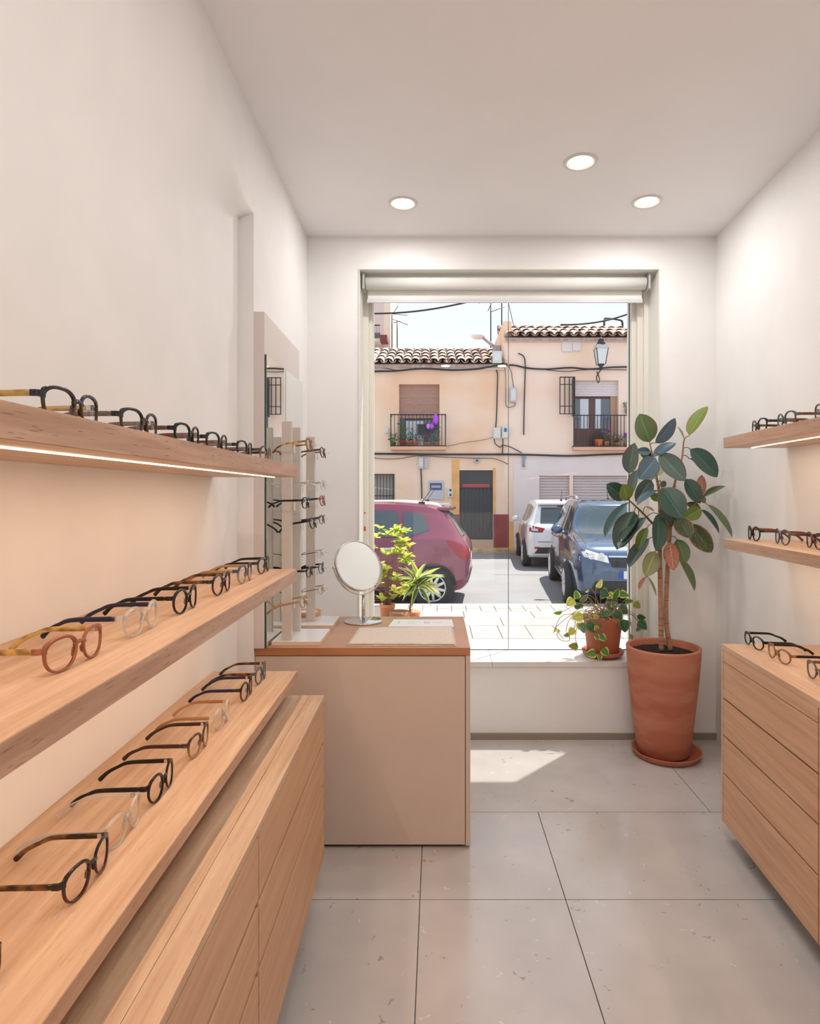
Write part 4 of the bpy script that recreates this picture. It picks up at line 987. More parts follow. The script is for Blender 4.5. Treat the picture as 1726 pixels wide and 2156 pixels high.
# cables
CABM = mat('black_cable', (.02, .02, .025), .6)
def cable(lab, pts, r, dep=.06, sub=5, group='cables along the house fronts', name='cable'):
    P_ = catmull([(fx(x), YF - dep, fz(y)) for x, y in pts], sub)
    MB().tube(P_, r, 6).build(name, CABM, None, lab, 'cable', group)
cable('black cable bundle sagging just under the low tiled eaves', [(740, 787), (790, 784), (830, 783), (890, 778), (950, 781), (1000, 779), (1030, 774), (1066, 768)], .028, .13)
cable('thin cable looping above the bundle under the low eaves', [(740, 780), (800, 776), (850, 782), (900, 771), (960, 774), (1030, 772)], .010, .12)
cable('black cable bundle across the upper front of the taller house', [(1062, 770), (1083, 770), (1110, 776), (1150, 778), (1200, 775), (1240, 778), (1290, 774), (1360, 773)], .026)
cable('thin cable below the bundle on the taller house', [(1085, 771), (1130, 777), (1190, 783), (1240, 779), (1360, 780)], .011)
cable('thick black cable running under the balcony across the low house', [(740, 955), (820, 956), (900, 957), (980, 957), (1070, 957)], .032)
cable('thick black cable running low across the taller house', [(1070, 957), (1120, 958), (1200, 960), (1280, 957), (1360, 955)], .030)
cable('thin cable with shallow loops under the thick one', [(770, 960), (800, 966), (840, 966), (880, 960), (940, 963), (1000, 965), (1040, 966), (1070, 978)], .010)
cable('black drop cable falling to the plain white junction box', [(1043, 778), (1047, 790), (1046, 830), (1045, 870), (1043, 902)], .018)
cable('drop cable falling past the grey meter box on the taller house', [(1090, 745), (1102, 752), (1105, 775), (1103, 840), (1102, 900), (1102, 916)], .018)
cable('thin drop cable into the top of the upper meter box', [(1070, 771), (1076, 785), (1078, 800), (1081, 817)], .010)
cable('thin cable down the corner between the two houses', [(1062, 775), (1064, 800), (1064, 850), (1070, 858), (1083, 855), (1083, 848)], .009)
cable('cable looping from the junction boxes down to the thick cable', [(1040, 924), (1042, 934), (1052, 942), (1058, 938), (1075, 942), (1098, 954)], .014)
cable('short black riser from the thick cable to the marked junction box', [(1057, 955), (1058, 940), (1058, 924)], .016)
cable('thin cable slanting from the balcony foot to the junction boxes', [(940, 940), (980, 932), (1020, 926), (1040, 920)], .007)
cable('pale conduit falling from the meter box under the long cable', [(886, 987), (887, 1010), (888, 1050)], .022)
# roofs: antennas, lamp arm, wires
def antenna(lab, x, ybase, ytop, Y, arms):
    k = F / Y; X = (x - CX) / k; Z = lambda y: H - (y - CY) / k
    t = thing('roof_antenna', lab, 'antenna', (X, Y, Z(ybase)), group='antennas on the roofs')
    MB().tube([(X, Y, Z(ybase)), (X, Y, Z(ytop))], .022, 6).build('mast', IRON, t)
    for ax_, ay, bx_, by_ in arms:
        MB().tube([((ax_ - CX) / k, Y, Z(ay)), ((bx_ - CX) / k, Y, Z(by_))], .012, 5).build('arm', IRON, t)
antenna('roof antenna with bent arms nearest the far tower', 825, 735, 662, 21.4, [(825, 664, 838, 644), (826, 661, 858, 664), (826, 672, 837, 676), (837, 676, 858, 684)])
antenna('short roof antenna pole beside the bent one', 836, 735, 676, 21.6, [(828, 680, 842, 676)])
antenna('tall roof antenna with a cross boom at the taller house', 1033, 735, 630, 21.3, [(1005, 636, 1034, 638), (1027, 655, 1038, 630), (1033, 657, 1062, 646), (1008, 639, 1014, 633)])
antenna('plain tall mast behind the glass joint', 1056, 690, 622, 21.8, [(1066, 620, 1082, 690)])
k = F / 19.6; q_ = lambda x, y: ((x - CX) / k, 19.6, H - (y - CY) / k)
la = thing('street_lamp', 'pale street lamp head on an arm rising from the roof', 'street lamp', q_(1046, 738))
MB().tube([q_(1050, 738), q_(1016, 710)], .055, 8).build('arm', mat('grey_arm', (.35, .32, .32), .5), la)
hd = MB().ball(q_(1006, 708), .22, 10, (1, .7, .45)); hd.build('head', mat('pale_lamp_head', (.7, .66, .62), .5), la)
MB().box(q_(1040, 0)[0], q_(1054, 0)[0], 19.5, 20.2, q_(0, 748)[2], q_(0, 728)[2], .03).build('footing', MATS['grey_arm'], la)
for lab, a_, b_ in (('black overhead wire slanting over the low tiled roof', (740, 660), (1010, 630)), ('black overhead wire slanting over the taller house', (1180, 684), (1360, 647))):
    k = F / 15.0; P_ = [Vector(((x - CX) / k, 15.0, H - (y - CY) / k)) for x, y in (a_, b_)]
    MB().tube([P_[0].lerp(P_[1], i / 12) - Vector((0, 0, .12 * math.sin(math.pi * i / 12))) for i in range(13)], .022, 6).build('overhead_wire', CABM, None, lab, 'wire', 'overhead wires')
k = F / 20.8; q_ = lambda x, y: Vector(((x - CX) / k, 20.8, H - (y - CY) / k))
MB().tube(catmull([q_(1272, 690), q_(1272, 676), q_(1277, 670), q_(1305, 674), q_(1310, 680), q_(1310, 692)], 5), .035, 6).build('roof_rail', IRON, None, 'black arched rail standing on the roof of the taller house', 'rail')
# far tower at upper left
k = F / 30.0; tw = thing('apartment_tower', 'pale pink tall building far behind the low tiled roof', 'building', ((760 - CX) / k, 30, ZST))
tx = lambda x: (x - CX) / k
tz = lambda y: H - (y - CY) / k
MB().box(tx(600), tx(808), 30, 36, ZST, tz(560)).build('wall', mat('tower_pink', srgb(232, 206, 196), .85), tw)
MB().box(tx(808), tx(822), 30.0, 36, ZST, tz(600)).build('side_wall', mat('tower_cream', srgb(246, 226, 200), .85), tw)
MB().box(tx(770), tx(803), 29.2, 30, tz(727), tz(721)).build('balcony', MATS['tower_cream'], tw)
for i in range(8): MB().box(tx(770 + i * 4.4), tx(770.6 + i * 4.4), 29.2, 29.25, tz(722), tz(694)).build('baluster', IRON, tw)
MB().box(tx(770), tx(803), 29.2, 29.25, tz(695), tz(693)).build('rail', IRON, tw)
MB().box(tx(776), tx(800), 29.9, 30, tz(720), tz(702)).build('window', GLS, tw)
MB().box(tx(804), tx(818), 29.0, 29.9, tz(726), tz(716)).build('red_roof', REDD, tw)
# potted plants and balloons on the balconies
LG = mat('balcony_leaf', srgb(86, 128, 58), .6, var=.3, vscale=30); LG2 = mat('balcony_leaf_dark', srgb(60, 92, 60), .6, var=.3, vscale=30)
def tuft(x, y, z, r, h_, m_, n=26):
    m = MB()
    for i in range(n):
        a_ = random.uniform(0, 6.28); rr_ = r * random.uniform(.2, 1); hz = h_ * random.uniform(.15, 1)
        p = Vector((x + math.cos(a_) * rr_, y + math.sin(a_) * rr_ * .6, z + hz)); s_ = random.uniform(.03, .055)
        u = Vector((random.uniform(-1, 1), random.uniform(-1, 1), random.uniform(-.6, 1))).normalized() * s_; v = u.orthogonal().normalized() * s_ * .6
        m.add([p - u, p + v, p + u, p - v], [(0, 1, 2, 3)])
        if i % 3 == 0: m.tube([(x, y, z), p], .006, 4)
    return m
def bpot(lab, x, yb, Y, w_, h_, hp, m_, pc, bloom=None):
    X = fx(x); Z = fz(yb)
    t = thing('potted_plant', lab, 'plant', (X, Y, Z), group='pots on the balconies')
    MB().lathe([(w_ * .7, Z), (w_, Z + hp), (w_ * 1.1, Z + hp), (w_ * 1.1, Z + hp + .02), (w_ * .8, Z + hp + .02), (1e-5, Z + hp)], 14, (X, Y, 0)).build('pot', pc, t)
    tuft(X, Y, Z + hp, w_ * 2.0, h_, m_).build('foliage', m_, t, kind='stuff')
    if bloom is not None:
        fl = MB()
        for i in range(9): fl.ball((X + random.uniform(-.12, .12), Y + random.uniform(-.05, .05), Z + hp + h_ * random.uniform(.6, 1)), .035, 5)
        fl.build('flowers', bloom, t, kind='stuff')
PUR = mat('purple_bloom', srgb(168, 70, 190), .6); PINK = mat('pink_bloom', srgb(226, 150, 150), .6)
yb_ = YF - .24
bpot('leafy green plant at the near end of the first balcony', 829, 942, yb_, .08, .30, .12, LG, LG)
bpot('tall green plant in a red pot on the first balcony', 848, 942, yb_, .10, .62, .16, LG, mat('red_pot', srgb(170, 70, 60), .7))
bpot('bushy dark green plant in the middle of the first balcony', 862, 942, yb_, .10, .42, .14, LG2, TERRA2)
bpot('low plant in an orange pot on the first balcony', 875, 942, yb_, .11, .22, .15, LG, mat('orange_pot', srgb(224, 120, 74), .7))
bpot('plant with red flowers on the first balcony', 900, 942, yb_, .12, .34, .10, LG2, TERRA2, mat('red_bloom', srgb(190, 70, 60), .6))
bpot('plant under the purple balloons on the first balcony', 918, 942, yb_, .10, .52, .12, LG, TERRA2)
bpot('purple flowering plant on the second balcony', 1274, 942, YF - .14, .08, .42, .14, LG, TERRA2, PUR)
bpot('small plant in a square orange pot on the second balcony', 1258, 942, YF - .12, .13, .14, .20, LG2, MATS['orange_pot'])
bpot('pink flowering plant on the second balcony', 1296, 942, YF - .12, .09, .26, .10, LG2, TERRA2, PINK)
bpot('lilac flowering plant at the far end of the second balcony', 1316, 942, YF - .12, .09, .30, .10, LG, TERRA2, PUR)
bpot('hanging plant beside the second balcony window', 1318, 872, YF - .1, .07, .24, .10, LG, TERRA2)
BALL = mat('purple_balloon', srgb(176, 74, 214), .2)
for lab, x, y, rx, rz in (('long purple balloon tied above the first balcony rail', 917, 887, .085, .16), ('round purple balloon, the darker of two on the balcony', 909, 901, .075, .085), ('round pale purple balloon beside the darker one', 902, 901, .06, .08)):
    MB().ball((fx(x), YF - .46, fz(y)), 1, 10, (rx, rx, rz)).build('balloon', BALL if 'pale' not in lab else mat('pale_purple_balloon', srgb(206, 130, 226), .2), None, lab, 'balloon', 'balloons on the balcony')
MB().box(fx(879), fx(903), YF - .385, YF - .375, fz(919), fz(896)).build('banner', mat('dark_banner', (.03, .03, .04), .6), None, 'dark rectangular banner tied inside the first balcony rail', 'banner')
# pavement along the houses
MB().box(-20, 20, 17.95, YF - .02, ZST - .1, ZST + .10, .01).build('sidewalk', mat('far_pavement', srgb(206, 168, 118), .9, var=.2, vscale=3), None, 'ochre kerb and pavement at the foot of the houses', kind='structure')
# ------------------------------------------------------------------ cars
RUB = mat('tyre_rubber', (.035, .035, .038), .8); BLK = mat('black_trim', (.02, .02, .022), .45)
CGL = mat('tinted_car_glass', (.055, .08, .095), .04, spec=.7); RIMM = mat('alloy_rim', (.66, .66, .68), .35, .2)
REDL = mat('red_lamp', (.30, .006, .012), .2); CLL = mat('clear_lamp', (.62, .62, .64), .1, coat=1); CHRM = mat('car_chrome', (.7, .7, .72), .12, 1.0)
def smooth_interp(xs, X, Yv):
    m = np.zeros(len(X)); d = np.diff(Yv) / np.diff(X)
    m[0], m[-1] = d[0], d[-1]
    for i in range(1, len(X) - 1): m[i] = 0 if d[i - 1] * d[i] <= 0 else 2 * d[i - 1] * d[i] / (d[i - 1] + d[i])
    out = []
    for x in xs:
        i = min(max(np.searchsorted(X, x) - 1, 0), len(X) - 2); h = X[i + 1] - X[i]; t = (x - X[i]) / h
        out.append((1 + 2 * t) * (1 - t) ** 2 * Yv[i] + t * (1 - t) ** 2 * h * m[i] + t * t * (3 - 2 * t) * Yv[i + 1] + t * t * (t - 1) * h * m[i + 1])
    return np.array(out)
class Car:
    # local frame: y forward (0 = middle), x to the car's right, z up
    def __init__(s, label, paint, loc, rz, prof):
        s.P = prof; s.t = thing('car', label, 'car', loc, rz); s.M = WM[s.t.name]; s.paint = paint
        ys = np.concatenate([np.linspace(prof['y'][0], prof['y'][0] + .25, 8)[:-1], np.linspace(prof['y'][0] + .25, prof['y'][-1] - .25, 44), np.linspace(prof['y'][-1] - .25, prof['y'][-1], 8)[1:]])
        g = {k_: smooth_interp(ys, np.array(prof['y']), np.array(prof[k_])) for k_ in ('top', 'belt', 'w', 'wr', 'bot')}
        vs_ = []; n = 0
        for i, y in enumerate(ys):
            w_, wr, b, tp, bt = g['w'][i], g['wr'][i], g['belt'][i], g['top'][i], g['bot'][i]
            h = [(0, bt), (w_ * .6, bt), (w_ * .90, bt + .01), (w_ * .97, bt + .08), (w_ * .985, bt + (b - bt) * .35), (w_ * 1.0, bt + (b - bt) * .62), (w_ * .985, bt + (b - bt) * .82), (w_ * .955, b - .01), (w_ * .93, b + .02),
                 (w_ * .93 * .5 + wr * .5, b + (tp - b) * .45), (wr * 1.03, b + (tp - b) * .80), (wr * .95, b + (tp - b) * .95), (wr * .75, b + (tp - b) * .99), (wr * .4, tp), (0, tp + .004)]
            ring = [(x, z) for x, z in h] + [(-x, z) for x, z in h[-2:0:-1]]
            n = len(ring); vs_ += [(x, y, z) for x, z in ring]
        m = MB(s.M); S = len(ys)
        m.add(vs_, [(i * n + j, i * n + (j + 1) % n, (i + 1) * n + (j + 1) % n, (i + 1) * n + j) for i in range(S - 1) for j in range(n)] + [tuple(range(n))[::-1], tuple((S - 1) * n + j for j in range(n))], True)
        s.body = m.build('body', paint, s.t, auto=38)
        bm = bmesh.new(); bm.from_mesh(s.body.data); s.bvh = BVHTree.FromBMesh(bm); bm.free()
    def patch(s, name, m_, poly, axis, eps=.006, step=.06, thick=.004):
        # lay a panel on the body: poly in (y, z) seen from +-x, or (x, z) seen from +-y, or (x, y) from above
        poly = [Vector((p[0], p[1])) for p in poly]
        dense = []
        for i, p in enumerate(poly):
            q = poly[(i + 1) % len(poly)]; k = max(1, int((q - p).length / step))
            dense += [p.lerp(q, j / k) for j in range(k)]
        nb = len(dense); x0 = min(p.x for p in dense); x1 = max(p.x for p in dense); z0 = min(p.y for p in dense); z1 = max(p.y for p in dense)
        pts = list(dense); a_ = x0 + step / 2
        while a_ < x1:
            c = z0 + step / 2
            while c < z1:
                pts.append(Vector((a_, c))); c += step
            a_ += step
        r = delaunay_2d_cdt(pts, [(i, (i + 1) % nb) for i in range(nb)], [list(range(nb))], 1, 1e-5)
        ax, sg = axis[1], (1 if axis[0] == '+' else -1); vs_ = []; ok = []
        for p in r[0]:
            if ax == 'x': o, d = Vector((sg * 5, p.x, p.y)), Vector((-sg, 0, 0))
            elif ax == 'y': o, d = Vector((p.x, sg * 8, p.y)), Vector((0, -sg, 0))
            else: o, d = Vector((p.x, p.y, 5)), Vector((0, 0, -1))
            h = s.bvh.ray_cast(o, d)
            ok.append(h[0] is not None); vs_.append((h[0] - d * eps) if h[0] is not None else o * 0)
        fs = [f for f in r[2] if all(ok[i] for i in f)]
        if not fs: return None
        used = sorted({i for f in fs for i in f}); mp = {i: j for j, i in enumerate(used)}
        m = MB(s.M); m.add([vs_[i] for i in used], [tuple(mp[i] for i in f) for f in fs], True)
        return m.build(name, m_, s.t)
    def both(s, name, m_, poly, **k):
        s.patch(name, m_, poly, '+x', **k); s.patch(name, m_, poly, '-x', **k)
    def wheels(s, yf, yr, r, w_, spokes=10, rimm=None, arch=.05):
        for y in (yf, yr):
            pol = [(y + (r + arch) * math.cos(a_), r + (r + arch) * math.sin(a_)) for a_ in np.linspace(-.7, math.pi + .7, 26)]
            s.both('wheel_arch', BLK, pol, eps=.004)
        for y in (yf, yr):
            for sg in (-1, 1):
                X = sg * (w_ - .065)
                ty = MB(s.M).lathe([(r * .66, -.1), (r * .93, -.1), (r, -.07), (r, .07), (r * .93, .1), (r * .66, .1), (r * .66, -.1)], 32, (X, y, r), 'x').build('wheel', RUB, s.t)
                rm = MB(s.M); f_ = X + sg * .098
                rm.lathe([(r * .69, sg * -.04), (r * .70, 0), (r * .60, sg * .004), (r * .58, sg * -.04)], 32, (f_, y, r), 'x')
                rm.lathe([(r * .16, sg * -.03), (r * .16, sg * .002), (r * .05, sg * .008)], 16, (f_, y, r), 'x')
                for i in range(spokes):
                    a_ = 2 * math.pi * i / spokes + .2
                    p0 = Vector((f_ - sg * .008, y + math.cos(a_) * r * .12, r + math.sin(a_) * r * .12)); p1 = Vector((f_ - sg * .012, y + math.cos(a_) * r * .65, r + math.sin(a_) * r * .65))
                    rm.tube([p0, p1], [.030, .024], 6)
                rm.build('rim', rimm or RIMM, ty)
                MB(s.M).lathe([(r * .64, -.004), (1e-5, -.004)], 20, (f_ - sg * .05, y, r), 'x').build('brake_disc', BLK, ty)
    def bx(s, name, m_, *a_, bev=.01):
        return MB(s.M).box(*a_, bev).build(name, m_, s.t)
    def mirror(s, x, y, z, m_):
        for sg in (-1, 1):
            MB(s.M).ball((sg * x, y, z), .1, 8, (1.0, .55, .75)).tube([(sg * (x - .04), y, z - .03), (sg * (x - .16), y + .02, z - .06)], .025, 6).build('door_mirror', m_, s.t)
    def aerial(s, y, z):
        MB(s.M).tube([(0, y, z), (0, y - .16, z + .22)], .006, 5).box(-.02, .02, y - .05, y + .05, z - .03, z + .012).build('aerial', BLK, s.t)

HATCH = dict(y=[-2.0, -1.97, -1.85, -1.62, -1.35, -.6, .2, .75, 1.15, 1.55, 1.85, 1.95], top=[.86, .93, 1.10, 1.44, 1.535, 1.585, 1.575, 1.46, 1.14, .98, .84, .74],
             belt=[.80, .88, .98, 1.03, 1.04, 1.02, 1.0, .99, .97, .90, .78, .68], w=[.70, .76, .83, .87, .885, .89, .89, .885, .88, .86, .78, .66], wr=[.66, .68, .66, .62, .62, .64, .65, .64, .70, .74, .70, .58], bot=[.42, .34, .26, .22, .20, .19, .19, .19, .20, .20, .22, .30])
PUR_P = mat('plum_car_paint', srgb(120, 46, 72), .24, coat=.6, spec=.5); WHT_P = mat('white_car_paint', (.74, .73, .74), .25, coat=1.0); BLU_P = mat('dark_blue_car_paint', srgb(66, 88, 116), .2, .45, coat=1.0)
def hatch_features(c, wy=-1.27):
    c.patch('windscreen', CGL, [(-.60, 1.06), (.60, 1.06), (.53, 1.46), (-.53, 1.46)], '+y')
    c.patch('rear_window', CGL, [(-.56, 1.04), (.56, 1.04), (.52, 1.40), (-.52, 1.40)], '-y')
    c.both('side_window', CGL, [(-.05, 1.05), (.78, 1.05), (.35, 1.44), (-.02, 1.47)])
    c.both('side_window', CGL, [(-.98, 1.06), (-.12, 1.05), (-.09, 1.47), (-.90, 1.45)])
    c.both('quarter_window', CGL, [(-1.40, 1.17), (-1.06, 1.06), (-.97, 1.44), (-1.30, 1.40)])
    for y in (.80, -.09, -1.02):
        c.both('door_gap', BLK, [(y, .34), (y + .014, .34), (y + .014, 1.03), (y, 1.03)], eps=.003)
    c.both('sill_trim', BLK, [(-1.0, .20), (.9, .20), (.9, .30), (-1.0, .30)], eps=.006)
    for y in (.02, -.86): c.both('door_handle', CHRM, [(y, .87), (y + .18, .87), (y + .18, .905), (y, .905)], eps=.02)
    c.patch('bumper_trim', BLK, [(-.7, .36), (.7, .36), (.6, .50), (-.6, .50)], '-y', eps=.01)
    c.patch('tailgate_gap', BLK, [(-.62, .62), (.62, .62), (.62, .632), (-.62, .632)], '-y', eps=.004)
    c.patch('number_plate', mat('plate_white', (.7, .7, .7), .5), [(-.26, .66), (.26, .66), (.26, .77), (-.26, .77)], '-y', eps=.012)
    c.bx('spoiler', c.paint, -.58, .58, -1.73, -1.5, 1.46, 1.505, bev=.02)
    c.patch('brake_light', REDL, [(-.14, 1.415), (.14, 1.415), (.14, 1.44), (-.14, 1.44)], '-y', eps=.02)
    c.patch('headlamp', CLL, [(-.72, .74), (-.38, .68), (-.36, .80), (-.70, .88)], '+y'); c.patch('headlamp', CLL, [(.72, .74), (.38, .68), (.36, .80), (.70, .88)], '+y')
    c.patch('wiper', BLK, [(-.3, 1.05), (.05, 1.05), (.05, 1.065), (-.3, 1.065)], '-y', eps=.02)
    c.mirror(.98, .66, 1.06, c.paint); c.aerial(-1.2, 1.575)
    c.wheels(1.22, wy, .315, .895)
# plum hatchback, tail to the right, its left side to the shop
a1 = R(96)
yaw = R(100)      # heading: mostly to the left and a little away
pc = Vector((-.07, 9.22 + .0, ZST))         # near rear wheel foot
def place(foot, yaw, lx_, ly_): 
    d = Matrix.Rotation(yaw, 3, 'Z') @ Vector((lx_, ly_, 0)); return (foot.x - d.x, foot.y - d.y, ZST)
yw_ = R(85)       # forward = (-sin, cos)
loc = place(pc, yw_, -.89, -1.46)
pl = Car('plum purple hatchback parked side-on beyond the yellow-green shrub', PUR_P, loc, yw_, HATCH)
hatch_features(pl, -1.46)
for sg in ('-x', '+x'):
    pl.patch('tail_lamp', REDL, [(-1.955, .86), (-1.78, 1.0), (-1.66, 1.03), (-1.70, .95), (-1.84, .78), (-1.90, .72), (-1.97, .72)], sg, eps=.008)
for sg in (-1, 1):
    pl.patch('tail_lamp', REDL, [(sg * .50, .92), (sg * .78, .95), (sg * .79, .74), (sg * .60, .74)], '-y', eps=.008)
    pl.patch('reversing_lamp', CLL, [(sg * .56, .82), (sg * .66, .82), (sg * .66, .90), (sg * .56, .90)], '-y', eps=.013)
# the white car behind it, parked along the far side
k = F / 14.3
wc = Car('white hatchback mostly hidden behind the plum car, only its roof showing', WHT_P, ((790 - CX) / k, 14.3, ZST), R(88), HATCH); hatch_features(wc)
for sg in ('-x', '+x'): wc.patch('tail_lamp', REDL, [(-1.955, .86), (-1.70, 1.06), (-1.60, 1.02), (-1.80, .76), (-1.96, .74)], sg, eps=.008)
# white hatchback seen from behind
k = F / 14.75; ft = Vector(((1106 - CX) / k, 14.75, ZST))
wh = Car('white hatchback seen from behind at the garage doors', WHT_P, place(ft, R(-4), -.85, -1.27), R(-4), HATCH); hatch_features(wh)
for sg in (-1, 1):
    wh.patch('tail_lamp', REDL, [(sg * .46, .93), (sg * .80, 1.0), (sg * .81, .85), (sg * .52, .84)], '-y', eps=.008)
    wh.patch('lamp_lens', CLL, [(sg * .62, .87), (sg * .76, .88), (sg * .76, .93), (sg * .62, .92)], '-y', eps=.013)
    wh.patch('reflector', REDL, [(sg * .58, .47), (sg * .70, .47), (sg * .70, .51), (sg * .58, .51)], '-y', eps=.018)
MB(wh.M).lathe([(.035, -.03), (.035, .06), (.028, .06), (.028, -.03)], 12, (.30, -1.96, .36), 'y').build('exhaust', CHRM, wh.t)
wh.patch('plate_strip', mat('plate_blue', (.02, .08, .35), .5), [(-.26, .66), (-.20, .66), (-.20, .77), (-.26, .77)], '-y', eps=.016)
# dark blue estate facing the shop
SUVP = dict(y=[-2.1, -2.07, -1.95, -1.7, -1.4, -.6, .1, .55, 1.0, 1.5, 1.95, 2.12, 2.18], top=[.92, 1.0, 1.2, 1.50, 1.58, 1.63, 1.62, 1.55, 1.14, 1.05, .95, .82, .70],
            belt=[.84, .92, 1.02, 1.06, 1.06, 1.04, 1.03, 1.02, 1.02, .98, .88, .76, .64], w=[.72, .80, .86, .90, .91, .915, .915, .91, .905, .89, .84, .74, .60], wr=[.66, .68, .66, .64, .64, .66, .67, .66, .74, .78, .76, .64, .5], bot=[.42, .34, .28, .24, .22, .21, .21, .21, .22, .22, .23, .26, .34])
yb2 = R(180 - 5.5)
k = F / 9.75; ft = Vector(((1192 - CX) / k, 9.75, ZST))
su = Car('dark blue estate car parked facing the shop behind the trailing plant', BLU_P, place(ft, yb2, .91, 1.32), yb2, SUVP)
su.patch('windscreen', CGL, [(-.70, 1.12), (.70, 1.12), (.60, 1.52), (-.60, 1.52)], '+y')
su.patch('wiper_panel', BLK, [(-.68, 1.085), (.68, 1.085), (.68, 1.12), (-.68, 1.12)], '+y', eps=.008)
su.both('side_window', CGL, [(-.02, 1.08), (.85, 1.08), (.42, 1.48), (.02, 1.52)]); su.both('side_window', CGL, [(-1.0, 1.09), (-.10, 1.08), (-.06, 1.52), (-.9, 1.50)]); su.both('quarter_window', CGL, [(-1.6, 1.16), (-1.08, 1.09), (-.98, 1.49), (-1.42, 1.45)])
for y in (.92, -.06, -1.04): su.both('door_gap', BLK, [(y, .36), (y + .014, .36), (y + .014, 1.05), (y, 1.05)], eps=.003)
for y in (.1, -.88): su.both('door_handle', CHRM, [(y, .90), (y + .18, .90), (y + .18, .935), (y, .935)], eps=.02)
su.both('sill_trim', BLK, [(-1.0, .22), (.95, .22), (.95, .36), (-1.0, .36)], eps=.006); su.both('door_moulding', CHRM, [(-.9, .42), (.85, .42), (.85, .46), (-.9, .46)], eps=.012)
for sg in (-1, 1):
    su.patch('headlamp', CLL, [(sg * .40, .72), (sg * .74, .80), (sg * .80, .92), (sg * .70, .90), (sg * .42, .82)], '+y', eps=.01)
    hb = MB(su.M)
    for x_ in (.50, .64):
        h = su.bvh.ray_cast(Vector((sg * x_, 8, .815)), Vector((0, -1, 0)))
        if h[0] is not None: hb.lathe([(.050, .0), (.050, .022), (.040, .024), (.02, .012), (1e-5, .012)], 16, h[0], 'y')
    hb.build('headlamp_reflector', CHRM, su.t)
    MB(su.M).tube([(sg * .60, -1.5, 1.60), (sg * .61, -1.3, 1.66), (sg * .62, .1, 1.68), (sg * .61, .35, 1.63)], .022, 6).build('roof_rail', CHRM, su.t)
su.patch('grille', BLK, [(-.36, .66), (.36, .66), (.40, .80), (-.40, .80)], '+y', eps=.01); su.patch('grille_bar', CHRM, [(-.40, .80), (.40, .80), (.40, .825), (-.40, .825)], '+y', eps=.014)
su.patch('lower_grille', BLK, [(-.66, .32), (.66, .32), (.6, .46), (-.6, .46)], '+y', eps=.01)
su.patch('number_plate', MATS['plate_white'], [(-.26, .50), (.26, .50), (.26, .61), (-.26, .61)], '+y', eps=.012); su.patch('plate_strip', MATS['plate_blue'], [(.20, .50), (.26, .50), (.26, .61), (.20, .61)], '+y', eps=.016)
su.mirror(1.0, .72, 1.12, BLU_P); su.aerial(-.2, 1.63)
su.patch('bonnet_gap', BLK, [(-.76, 1.0), (-.74, 1.0), (-.66, 2.0), (-.68, 2.0)], '+z', eps=.003); su.patch('bonnet_gap', BLK, [(.76, 1.0), (.74, 1.0), (.66, 2.0), (.68, 2.0)], '+z', eps=.003)
su.wheels(1.32, -1.28, .325, .92, 8)

# ------------------------------------------------------------------ plants
def leaf_mesh(name, n=9, wmax=.5, tipw=.0, shape='oval', fold=.10, droop=.10, notch=0.0):
    # unit leaf: base at origin, tip at y=1, width 1 across before scaling; edge attribute 0 on the midrib, 1 on the margin
    vs_ = []; ed = []
    C_ = 5
    for i in range(n + 1):
        t = i / n
        if shape == 'oval': w_ = math.sin(math.pi * t ** .92) ** .62 * .5
        elif shape == 'heart': w_ = .5 * (math.sin(math.pi * min(1, t ** .62)) ** .75)
        else: w_ = .5 * (math.sin(math.pi * t ** .6) ** .8)
        if i == n: w_ = .004
        if i == 0: w_ = .02
        for j in range(-C_ + 1, C_):
            u = j / (C_ - 1); au = abs(u)
            vs_.append((u * w_, t, fold * au * w_ * 2 - droop * t * t + (.015 if j == 0 else 0)))
            ed.append(0.0 if j == 0 else max(au, .12) if 0 < i < n else .5)
    W_ = 2 * C_ - 1
    m = MB(); m.add(vs_, [(i * W_ + j, i * W_ + j + 1, (i + 1) * W_ + j + 1, (i + 1) * W_ + j) for i in range(n) for j in range(W_ - 1)], True)
    me = bpy.data.meshes.new(name); me.from_pydata([tuple(p) for p in m.v], [], m.f)
    for p in me.polygons: p.use_smooth = True
    at = me.attributes.new('edge', 'FLOAT', 'POINT'); at.data.foreach_set('value', ed)
    me.materials.append(None); return me
LM = {'rubber': leaf_mesh('leaf', 10, shape='oval', fold=.16, droop=.10), 'rubber_fold': leaf_mesh('leaf', 10, shape='oval', fold=.55, droop=.16), 'heart': leaf_mesh('leaf', 7, shape='heart', fold=.14, droop=.12), 'long': leaf_mesh('leaf', 8, shape='long', fold=.25, droop=.25), 'small': leaf_mesh('leaf', 5, shape='oval', fold=.3, droop=.1)}
def put_leaf(parent, me, m_, base, tip, width, nrm, label=None):
    base, tip = Vector(base), Vector(tip); yv = tip - base; L = yv.length; yv = yv.normalized()
    nrm = Vector(nrm); xv = yv.cross(nrm); xv = xv.normalized() if xv.length > 1e-5 else yv.orthogonal().normalized()
    zv = xv.cross(yv)
    M = Matrix(((xv.x * width, yv.x * L, zv.x * L * .6, base.x), (xv.y * width, yv.y * L, zv.y * L * .6, base.y), (xv.z * width, yv.z * L, zv.z * L * .6, base.z), (0, 0, 0, 1)))
    return inst('leaf', me, m_, parent, WM[parent.name].inverted() @ M, label)
